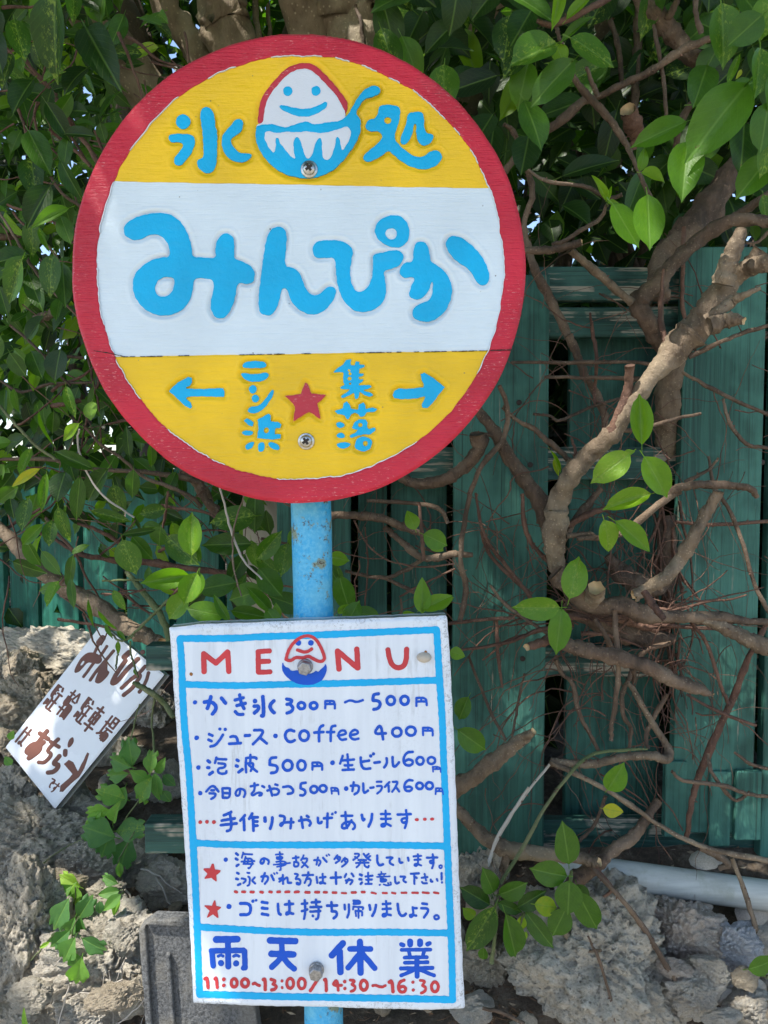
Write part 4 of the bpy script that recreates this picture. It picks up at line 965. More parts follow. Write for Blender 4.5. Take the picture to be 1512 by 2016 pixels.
# ------------------------------------------------------------------ small brown lettered sign lying tilted at the left
o_small = thing('small_sign', 'small tilted white sign with brown lettering leaning on the stones at the left', 'sign', W(115, 1595, 1.02))
c0 = W(160, 1420, 1.10); nrm = Vector((-.32, -1, .38)).normalized()
def small_place(px, py, h):
    r = ray(px, py); o = Vector((0, 0, CAM_Z)); t = (c0 - o).dot(nrm) / r.dot(nrm)
    return tuple(o + r * t + nrm * h)
sp = np.array([(199, 1229), (10, 1471), (107, 1592), (322, 1328)], float)
VFE = region(lambda X, Y: poly_sd(X, Y, sp) - .5, (0, 1220), (340, 1608), 3)
P, F = extrude_region(VFE, small_place, lambda x, y, s: -.0015 * max(0, 1 + s / 2.5), .014)
build('board', P, F, M['small_white'], o_small)
U = {'mi': "25 10 60 10 45 55 20 85 10 65 40 50 95 55/75 35 65 95", 'n': "50 5 15 95 40 50 60 50 60 90 90 70", 'hi': "5 20 40 20 20 60 40 95 70 60 65 20 95 45/85 4 95 10", 'ka': "5 35 60 30 60 70 40 95/35 5 15 90/75 20 95 55",
 'chu': "10 5 10 50 45 50 42 90/10 5 42 5/26 5 26 50/10 20 40 20/10 35 40 35/8 65 8 85/20 65 22 80/65 5 75 15/52 28 98 28/75 28 75 92/56 60 94 60/50 92 100 92",
 'rin': "5 15 45 15/25 2 25 98/8 30 8 60 42 60 42 30 8 30/8 45 42 45/2 75 48 75/75 2 52 30/75 2 98 30/62 35 90 35/55 50 55 98/55 50 96 50 96 98/70 50 70 95/83 50 83 95/55 72 96 72",
 'sha': "15 15 85 15/50 2 50 98/22 30 22 65/78 65 78 30/22 65 78 65/22 30 78 30/22 47 78 47/5 80 95 80",
 'ba': "5 35 35 35/20 8 20 80/3 85 38 72/50 5 50 40/88 40 88 5/50 5 88 5/50 40 88 40/50 22 88 22/42 52 98 52/55 52 40 85/50 65 92 65 88 95 78 92/65 65 52 92/78 65 66 95",
 'ha': "12 10 8 90/40 30 95 30/70 8 70 85 45 92 45 75 95 90", 'a': "15 22 85 20/45 5 45 85/75 35 50 80 15 88 15 60 60 42 92 60 60 95", 'chi': "15 25 90 22/50 5 30 55 85 50 80 85 40 95",
 'ra': "40 5 60 15/25 30 20 65 75 50 80 80 35 95", 'de': "10 20 90 15 45 50 55 85 75 90/75 40 80 50/88 35 93 45", 'su': "8 25 92 25/60 5 60 60 40 70 35 50 60 50 60 80 40 98"}
uu = np.array([.787, .617]); vv2 = np.array([-.61, .79])
def small_char(key, cx, cy, w, h, r):
    c = np.array([cx, cy]) / 3.78 + (0, 1180); its = []
    for st in U[key].split('/'):
        a = np.array(st.split(), float).reshape(-1, 2); a = (a - 50) / 100
        q = c + np.outer(a[:, 0] * w / 3.78, uu) + np.outer(a[:, 1] * h / 3.78, vv2); its.append(('s', chaikin(q, False, 2), r / 3.78))
    paint_shape('character', its, small_place, M['brown_paint'], o_small, h=.0007, step=.8, wamp=.15)
for a in (
          ('chu', 400, 735, 80, 220, 8), ('rin', 510, 780, 85, 230, 7.5), ('chu', 625, 830, 80, 220, 8), ('sha', 700, 890, 80, 230, 9), ('ba', 800, 960, 90, 220, 8),
          ('ha', 178, 1020, 60, 170, 8), ('a', 280, 1080, 105, 270, 18), ('chi', 365, 1130, 95, 250, 15), ('ra', 430, 1215, 80, 230, 17), ('de', 385, 1365, 40, 90, 5.5), ('su', 412, 1400, 40, 90, 5.5)):
    small_char(*a)
for s in ("s 22 765 287 737 322;s 11 740 320 705 395;p 546 550 572 480 622 412 670 390 722 402 768 440 742 484 690 474 652 468 622 504 585 545;h 594 492 618 455 632 462 612 492;s 11 795 350 745 425;s 11 700 470 622 576",
          "s 12 845 384 790 450 720 530 672 601;p 706 602 738 520 775 462 804 470 796 530 820 538 792 584 742 630 708 622",
          "s 21 960 397 925 430;s 17 935 455 865 555 826 632 870 615 945 520 1028 442;c 1062 392 17",
          "s 14 1080 500 1040 545 970 600 905 660;s 15 975 595 1030 558 1048 570 1010 622 985 662 920 713;s 13 1106 547 1084 622 1037 690"):
    paint_shape('character', parse(s, 0, 1180, 3.78), small_place, M['brown_paint'], o_small, h=.0007, step=.8, wamp=.15)
paint_shape('painted_arrow', parse("q 475 1225 512 1195 545 1210 580 1280 610 1220 650 1138 664 1148 630 1255 588 1322 530 1370 468 1432 442 1432 452 1385 522 1322 540 1300", 0, 1180, 3.78), small_place, M['brown_paint'], o_small, h=.0007, step=.8, wamp=.2)
paint_shape('painted_dot', parse("p 500 1105 510 1045 545 1018 552 1060 525 1100", 0, 1180, 3.78), small_place, M['brown_paint'], o_small, h=.0007, step=.8, wamp=.1)
# ------------------------------------------------------------------ leaves
def leaf_geo(shape, nu, nv, curl, fold, wav, seed):
    """unit leaf: base at 0, tip at x=1, width 1 ; returns verts, faces, uvs per corner"""
    P = []; UVp = []; F = []; uvs = []
    for i in range(nu + 1):
        u = i / nu
        if shape == 'fig': w = (math.sin(math.pi * min(1, u ** .86)) ** .72) * (1 - .10 * u) if 0 < u < 1 else 0
        elif shape == 'pointed': w = (math.sin(math.pi * u ** .8) ** .8) * (1 - .25 * u ** 2) if 0 < u < 1 else 0
        elif shape == 'round': w = math.sin(math.pi * u ** 1.05) ** .55 if 0 < u < 1 else 0
        else: # lobed
            w = math.sin(math.pi * u ** 1.5) ** .6 if 0 < u < 1 else 0
        if i == nu: w = .0
        if i == 0: w = .03
        if shape == 'fig' and i == nu - 1: w *= .55
        for j in range(-nv, nv + 1):
            v = j / nv; av = abs(v); x = u; y = v * w * .5
            if shape == 'lobed' and u > .35:
                x += .11 * math.cos(av * math.pi * 3) * (u - .35) - .10 * av * u
                if i == nu: y = v * .40; x = 1.0 + .07 * math.cos(v * math.pi * 2.8) - .13 * av * av
            z = fold * av * w * .5 - curl * (u - .3) ** 2 + wav * math.sin(u * 9 + seed + (2 if v > 0 else 0)) * av * .5
            P.append((x, y, z)); UVp.append((u, .5 + v * .5 * max(.06, w)))
    m = 2 * nv + 1
    for i in range(nu):
        for j in range(2 * nv):
            q = (i * m + j, (i + 1) * m + j, (i + 1) * m + j + 1, i * m + j + 1)
            F.append(q); uvs += [UVp[k] for k in q]
    return P, F, uvs, UVp
def leaf_mesh(name, shape, tint, seed, mat):
    rs = random.Random(seed); lob = shape == 'lobed'
    P, F, uvs, _ = leaf_geo(shape, 10 if not lob else 8, 3 if not lob else 6, rs.uniform(.0, .35), rs.uniform(.05, .42), rs.uniform(.01, .05), seed)
    # petiole
    k = len(P); r = .016
    P += [(-.16, 0, -.05), (-.16, r, -.05), (.06, r, .002), (.06, -r, .002), (-.16, -r, -.05), (-.16, 0, -.02)]
    for q in ((k, k + 1, k + 2, k + 3), (k + 4, k + 5, k + 2, k + 3)): F.append(q); uvs += [(.1, .5)] * 4
    return make_mesh(name, P, F, mat, uvs=uvs, attrs={'tint': [tint] * len(P)})
LM = {}
def get_leaf(shape, tint, mat='leaf'):
    t = round(tint * 10) / 10; k = (shape, t, mat, rnd.randrange(4))
    if k not in LM: LM[k] = leaf_mesh('leaf', shape, t, len(LM) * 3 + 1, M[mat])
    return LM[k]
def leaf_matrix(pos, xdir, face, roll=0.0):
    X = Vector(xdir).normalized(); Z = Vector(face); Z = (Z - X * Z.dot(X))
    Z = Z.normalized() if Z.length > 1e-5 else X.orthogonal().normalized()
    Y = Z.cross(X)
    m = Matrix((X, Y, Z)).transposed()
    return m
def put_leaf(parent, pos, xdir, face, L, Wd, tint, shape='fig', mat='leaf', name='leaf'):
    o = bpy.data.objects.new(name, get_leaf(shape, tint, mat)); scene.collection.objects.link(o); o.parent = parent
    m = leaf_matrix(pos, xdir, face).to_4x4()
    m = Matrix.Translation(Vector(pos) - world_pos(parent)) @ m @ Matrix.Diagonal((L, Wd, L, 1))
    o.matrix_basis = m
    return o
def px_leaf(parent, px, py, L, Wd, ang, y, tint, shape='fig', mat='leaf', tilt=None, face=None):
    """centre px,py ; direction angle in the picture plane (0 right, 90 down)"""
    s = PXS(y); a = R(ang); t = rnd.uniform(-.25, .25) if tilt is None else tilt
    d = Vector((math.cos(a), t, -math.sin(a))).normalized()
    if face is None: face = (rnd.uniform(-.3, .3), -1, rnd.uniform(-.05, .55))
    c = W(px, py, y)
    return put_leaf(parent, c - d * (L * s * .5), d, face, L * s, Wd * s, tint, shape, mat)
def leaf_mass(name, parent, placements, mat='leaf', nu=5, nv=1, label=None):
    """placements: (pos, xdir, face, L, W, tint); all joined into one uncountable mass"""
    protos = [leaf_geo('fig', nu, nv, c, f, .03, s) for c, f, s in ((.05, .15, 1), (.25, .35, 2), (.15, .25, 3))]
    V = []; Fs = []; Us = []; T = []; off = 0
    base = np.array([p[0] for p in protos][0]); 
    arr = [(np.array(p[0]), np.array(p[1]), np.array(p[2])) for p in protos]
    for i, (pos, xd, fc, L, Wd, tint) in enumerate(placements):
        v, f, u = arr[i % 3]; m = np.array(leaf_matrix(pos, xd, fc)) @ np.diag((L, Wd, L))
        V.append(v @ m.T + np.array(pos)); Fs.append(f + off); Us.append(u); T.append(np.full(len(v), tint)); off += len(v)
    V = np.vstack(V); Fa = np.vstack(Fs); 
    base = world_pos(parent) if parent is not None else Vector((0, 0, 0))
    V = V - np.array(base)
    me = bpy.data.meshes.new(name); n, nf = len(V), len(Fa)
    me.vertices.add(n); me.vertices.foreach_set('co', V.ravel())
    me.loops.add(nf * 4); me.loops.foreach_set('vertex_index', Fa.ravel())
    me.polygons.add(nf); me.polygons.foreach_set('loop_start', np.arange(nf) * 4)
    me.polygons.foreach_set('use_smooth', np.ones(nf, bool))
    me.materials.append(M[mat]); me.update(calc_edges=True)
    uv = me.uv_layers.new(name='UVMap'); uv.data.foreach_set('uv', np.vstack(Us).astype(np.float32).ravel())
    at = me.attributes.new('tint', 'FLOAT', 'POINT'); at.data.foreach_set('value', np.concatenate(T).astype(np.float32))
    o = bpy.data.objects.new(name, me); link(o, parent); o['kind'] = 'stuff'
    if label: o['label'] = label
    return o
def rdir(zup=0.0):
    while True:
        v = Vector((rnd.gauss(0, 1), rnd.gauss(0, 1), rnd.gauss(0, 1) + zup))
        if v.length > .1: return v.normalized()
def pick_tint(base, spread=.12, bright=.06):
    t = rnd.gauss(base, spread)
    if rnd.random() < bright: t = rnd.uniform(.6, .85)
    return min(1, max(0, t))

# ------------------------------------------------------------------ branches traced by region
ZA, ZB, ZC, ZD, ZE, ZF, ZL, ZH, ZS = (0,0,3.022), (1012,0,3.022), (860,500,2.319), (860,1050,2.319), (860,1550,2.319), (380,900,2.908), (0,640,3.024), (300,0,2.52), (0,1180,3.78)
def branch(par, reg, pts, y0, y1=None, mat='bark', name='branch', cut=False, seg=8, wig=.0012, knob=.35):
    ox, oy, sc = reg; y1 = y0 if y1 is None else y1; a = np.array(pts, float).reshape(-1, 3); n = len(a); rows = []
    for i, (x, yy, r) in enumerate(a):
        y = y0 + (y1 - y0) * i / max(1, n - 1) + rnd.uniform(-.006, .006)
        p = W(ox + x / sc, oy + yy / sc, y); rows.append((p.x, p.y, p.z, r / sc * PXS(y) * (.88 if seg == 8 and r / sc > 4 else 1)))
    n_sub = 7 if max(r[3] for r in rows) > .004 else 5
    path = cat(rows, n_sub); s = rnd.random() * 50
    for i in range(len(path)):
        w = wig if 0 < i < len(path) - 1 else 0
        for k in range(3): path[i][k] += w * noise.noise(Vector((i * .8, s, k * 5.0)))
    P, F = tube(path, seg, .34, s, knob)
    mi = [0] * len(F)
    mats = [M[mat], M['cut_wood']]
    if cut:
        mi[-1] = 1
        # splintered cut: push the end ring in and out a little
        m = len(P) - seg
        ax = (P[-1] - P[-1 - seg]).normalized()
        for k in range(seg): P[m + k] = P[m + k] + ax * rnd.uniform(-.25, .45) * path[-1][3]
    return build(name, P, F, mats, par, midx=mi)
def strip(s): return [float(t) for t in s.replace(',', ' ').split()]

# ---- the old tree whose trunks rise behind the round sign
tree = thing('fig_tree', 'big old tree with pale grey brown trunks rising behind the round sign', 'tree', (-.15, 1.75, .93))
TR = [ # trunks in photo pixels at their own depth: x,y,r
 ("-60 -300 60/ 230 60 50/ 265 200 42/ 320 420 40/ 330 700 46/ 340 900 60", 1.62, 'bark_trunk_dark', 'trunk'),
 ("250 -220 26/ 320 0 25/ 360 60 27/ 400 130 29/ 440 320 34/ 470 700 60/ 480 900 70", 1.55, 'bark_trunk', 'trunk'),
 ("410 -260 40/ 436 0 45/ 448 60 46/ 470 200 48/ 490 420 55/ 500 900 80", 1.50, 'bark_trunk', 'trunk'),
 ("700 -300 80/ 688 0 82/ 684 60 80/ 700 150 84/ 700 420 100/ 690 900 140", 1.48, 'bark_trunk', 'trunk'),
 ("210 -100 30/ 245 60 34/ 262 180 30/ 265 260 34", 1.70, 'bark_trunk_dark', 'limb'),
 ("842 -60 6/ 832 40 6/ 815 110 6/ 815 200 6", 1.3, 'bark_dark', 'limb'), ("700 10 3/ 712 50 4/ 716 90 4", 1.38, 'bark_dark', 'limb'), ("765 -20 7/ 772 60 8/ 778 130 9", 1.42, 'bark_trunk', 'limb'),
 ("500 -60 8/ 506 50 7/ 520 130 8", 1.6, 'bark_trunk', 'limb'), ("520 -60 5/ 530 50 5/ 528 130 6", 1.62, 'bark_trunk', 'limb')]
for s, y, mt, nm in TR:
    pts = [strip(q) for q in s.split('/')]
    branch(tree, (0, 0, 1), pts, y, y, mt, nm, seg=20 if nm == 'trunk' else 8, wig=.004, knob=.12)
# limbs carrying the crown over the sign and the camera
for (x0, x1, y1, z1, r) in ((-.35, -1.5, .2, 2.75, .045), (-.05, -.6, -.7, 2.95, .045), (.1, .7, -.5, 2.9, .04), (.15, 1.6, .5, 2.7, .04), (0, .1, .3, 3.1, .03)):
    rows = [(x0, 1.6, 1.95, r), (x0 + (x1 - x0) * .3, 1.25, 2.35, r * .85), (x0 + (x1 - x0) * .7, (1.25 + y1) / 2, 2.6, r * .6), (x1, y1, z1, r * .25)]
    P, F = tube(cat(rows, 7), 10, .2, x1); build('limb', P, F, M['bark_trunk'], tree)
# crown overhead and behind: shade for the whole scene, open only where the sun dapples through
crown = []
def clump_field(x, y, z=0.0): return noise.noise(Vector((x * 2.1, y * 2.1, z * 1.5 + 4))) + .5 * noise.noise(Vector((x * 5, y * 5, z * 5 + 9)))
for i in range(22000):
    x, y = rnd.uniform(-2.7, 2.0), rnd.uniform(-.35, 2.3); z = 2.30 + rnd.random() * .75 + .10 * x * x * .4
    if clump_field(x, y) < -.42: continue
    crown.append(((x, y, z), rdir(), (rnd.gauss(0, .45), rnd.gauss(0, .45), 1), rnd.uniform(.055, .085), rnd.uniform(.032, .05), pick_tint(.35)))
for i in range(15000):      # extra leaves added on the sun's path to shade the sign
    x, y = rnd.gauss(-.58, .36), rnd.gauss(.14, .26); z = rnd.uniform(2.35, 3.1)
    crown.append(((x, y, z), rdir(), (rnd.gauss(0, .45), rnd.gauss(0, .45), 1), rnd.uniform(.055, .085), rnd.uniform(.032, .05), pick_tint(.35)))
# gaps in the crown along the sun's path: these let the dapples through
GAPS = [(594,318,.62,.007),(255,225,.62,.008),(200,400,.62,.010),(467,1285,.63,.006),(383,1850,.63,.012),(388,1930,.63,.015),(715,1860,.63,.003),
 (200,1850,.80,.085),(215,1940,.80,.05),(110,1690,.87,.03),(20,1830,.82,.025),(180,1790,.84,.02),(60,1640,.9,.02),(300,1880,.8,.012),(60,1425,1.1,.02),(95,1290,1.3,.035),(240,1290,1.1,.010),(88,1452,1.05,.002),
 (1370,1830,.85,.022),(1320,1870,.85,.015),(1430,1860,.85,.016),(1480,1990,.8,.02),(1195,1850,.82,.012),(1340,1735,.89,.010),(1400,1760,.89,.012),(1430,1500,.97,.020),(1380,1380,.97,.018),(1440,1260,.97,.013),(1420,1580,.97,.022),(1370,1660,.96,.02),(1480,1420,.97,.03),(1350,1560,.97,.012),(1150,1600,1.0,.012),(980,1350,.97,.012),(1040,1180,.97,.008),(940,1120,.97,.012),(985,920,.97,.010),
 (1225,960,.76,.010),(1285,940,.76,.010),(1215,1000,.76,.008),(1225,1540,.78,.012),(1210,1595,.78,.010),(670,1015,.88,.010),(830,1155,.74,.012),(700,1115,.95,.010),(1460,480,.77,.012),(1350,640,.78,.018),(1400,560,.78,.012),(1250,800,.80,.010),(1150,930,.80,.008),(1340,1310,.80,.010),(1385,190,.74,.014),(1030,20,.8,.02),(1250,420,.80,.010),
 (120,1170,1.6,.035),(60,1150,1.7,.04),(200,1150,1.5,.02),(145,850,.8,.012),(150,880,.8,.010),(40,930,.8,.012),(330,1140,.77,.012),(380,1160,.77,.010),(380,1040,.78,.012),(180,830,.82,.02),(95,425,.77,.012),(50,900,.82,.012),(250,700,.86,.010),(390,1195,.76,.01),(270,1560,.92,.012),(150,1760,.88,.012),(150,1910,.84,.012),(160,1650,.9,.010),(255,1400,.95,.01)]
def reaches(g):      # a gap is only worth having where the sign and the board do not stand in the sun's way
    p = W(g[0], g[1], g[2])
    if g[2] < .66: return True
    q = p + SUN_DIR * ((p.y - .62) / -SUN_DIR.y)
    c1 = W(587, 527, .62); b0 = W(332, 1990, .63); b1 = W(915, 1215, .63)
    return not ((q - c1).length < .235 or (b0.x - .05 < q.x < b1.x + .05 and b0.z - .05 < q.z < b1.z + .05))
GAPS = [g for g in GAPS if reaches(g)]
gp = np.array([tuple(W(a, b, y)) for a, b, y, r in GAPS]); gr = np.array([g[3] for g in GAPS]); sd_ = np.array(SUN_DIR)
def in_gap(leaf):
    pos, xd, fc, L, Wd, t = leaf; c = np.array(pos) + np.array(xd) * L * .5 - gp
    d = c - np.outer(c @ sd_, sd_); return bool((np.linalg.norm(d, axis=1) < gr + L * .24).any())
crown = [q for q in crown if not in_gap(q)]
leaf_mass('crown', tree, crown, nu=3, label='dense crown of leaves spreading overhead')
# leaf mass behind the trunks, its shade put into low tints, from the fence top up to the crown, with small holes of sky
back = []
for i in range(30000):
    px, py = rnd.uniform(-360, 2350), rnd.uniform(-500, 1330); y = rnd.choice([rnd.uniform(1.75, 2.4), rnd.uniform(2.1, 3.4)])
    if i % 3 == 0: px, py, y = rnd.uniform(500, 1780), rnd.uniform(560, 1700), rnd.uniform(1.16, 1.5)  # backing leaves added close behind the fence to keep its slots dark
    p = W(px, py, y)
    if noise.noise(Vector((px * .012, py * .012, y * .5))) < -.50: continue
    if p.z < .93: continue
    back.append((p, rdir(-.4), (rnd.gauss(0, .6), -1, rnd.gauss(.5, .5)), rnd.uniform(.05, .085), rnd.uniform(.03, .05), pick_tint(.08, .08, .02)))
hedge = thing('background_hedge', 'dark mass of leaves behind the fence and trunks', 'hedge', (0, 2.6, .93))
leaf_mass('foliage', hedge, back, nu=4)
for i in range(26):
    px = rnd.uniform(-100, 1600); y = rnd.uniform(1.7, 2.6); r = rnd.uniform(5, 16)
    branch(hedge, (0, 0, 1), [(px, 1000, r * 1.4), (px + rnd.uniform(-60, 60), 600, r * 1.1), (px + rnd.uniform(-120, 120), 250, r), (px + rnd.uniform(-160, 160), -200, r * .7)], y, y, 'bark_dark', 'stem', wig=.01)

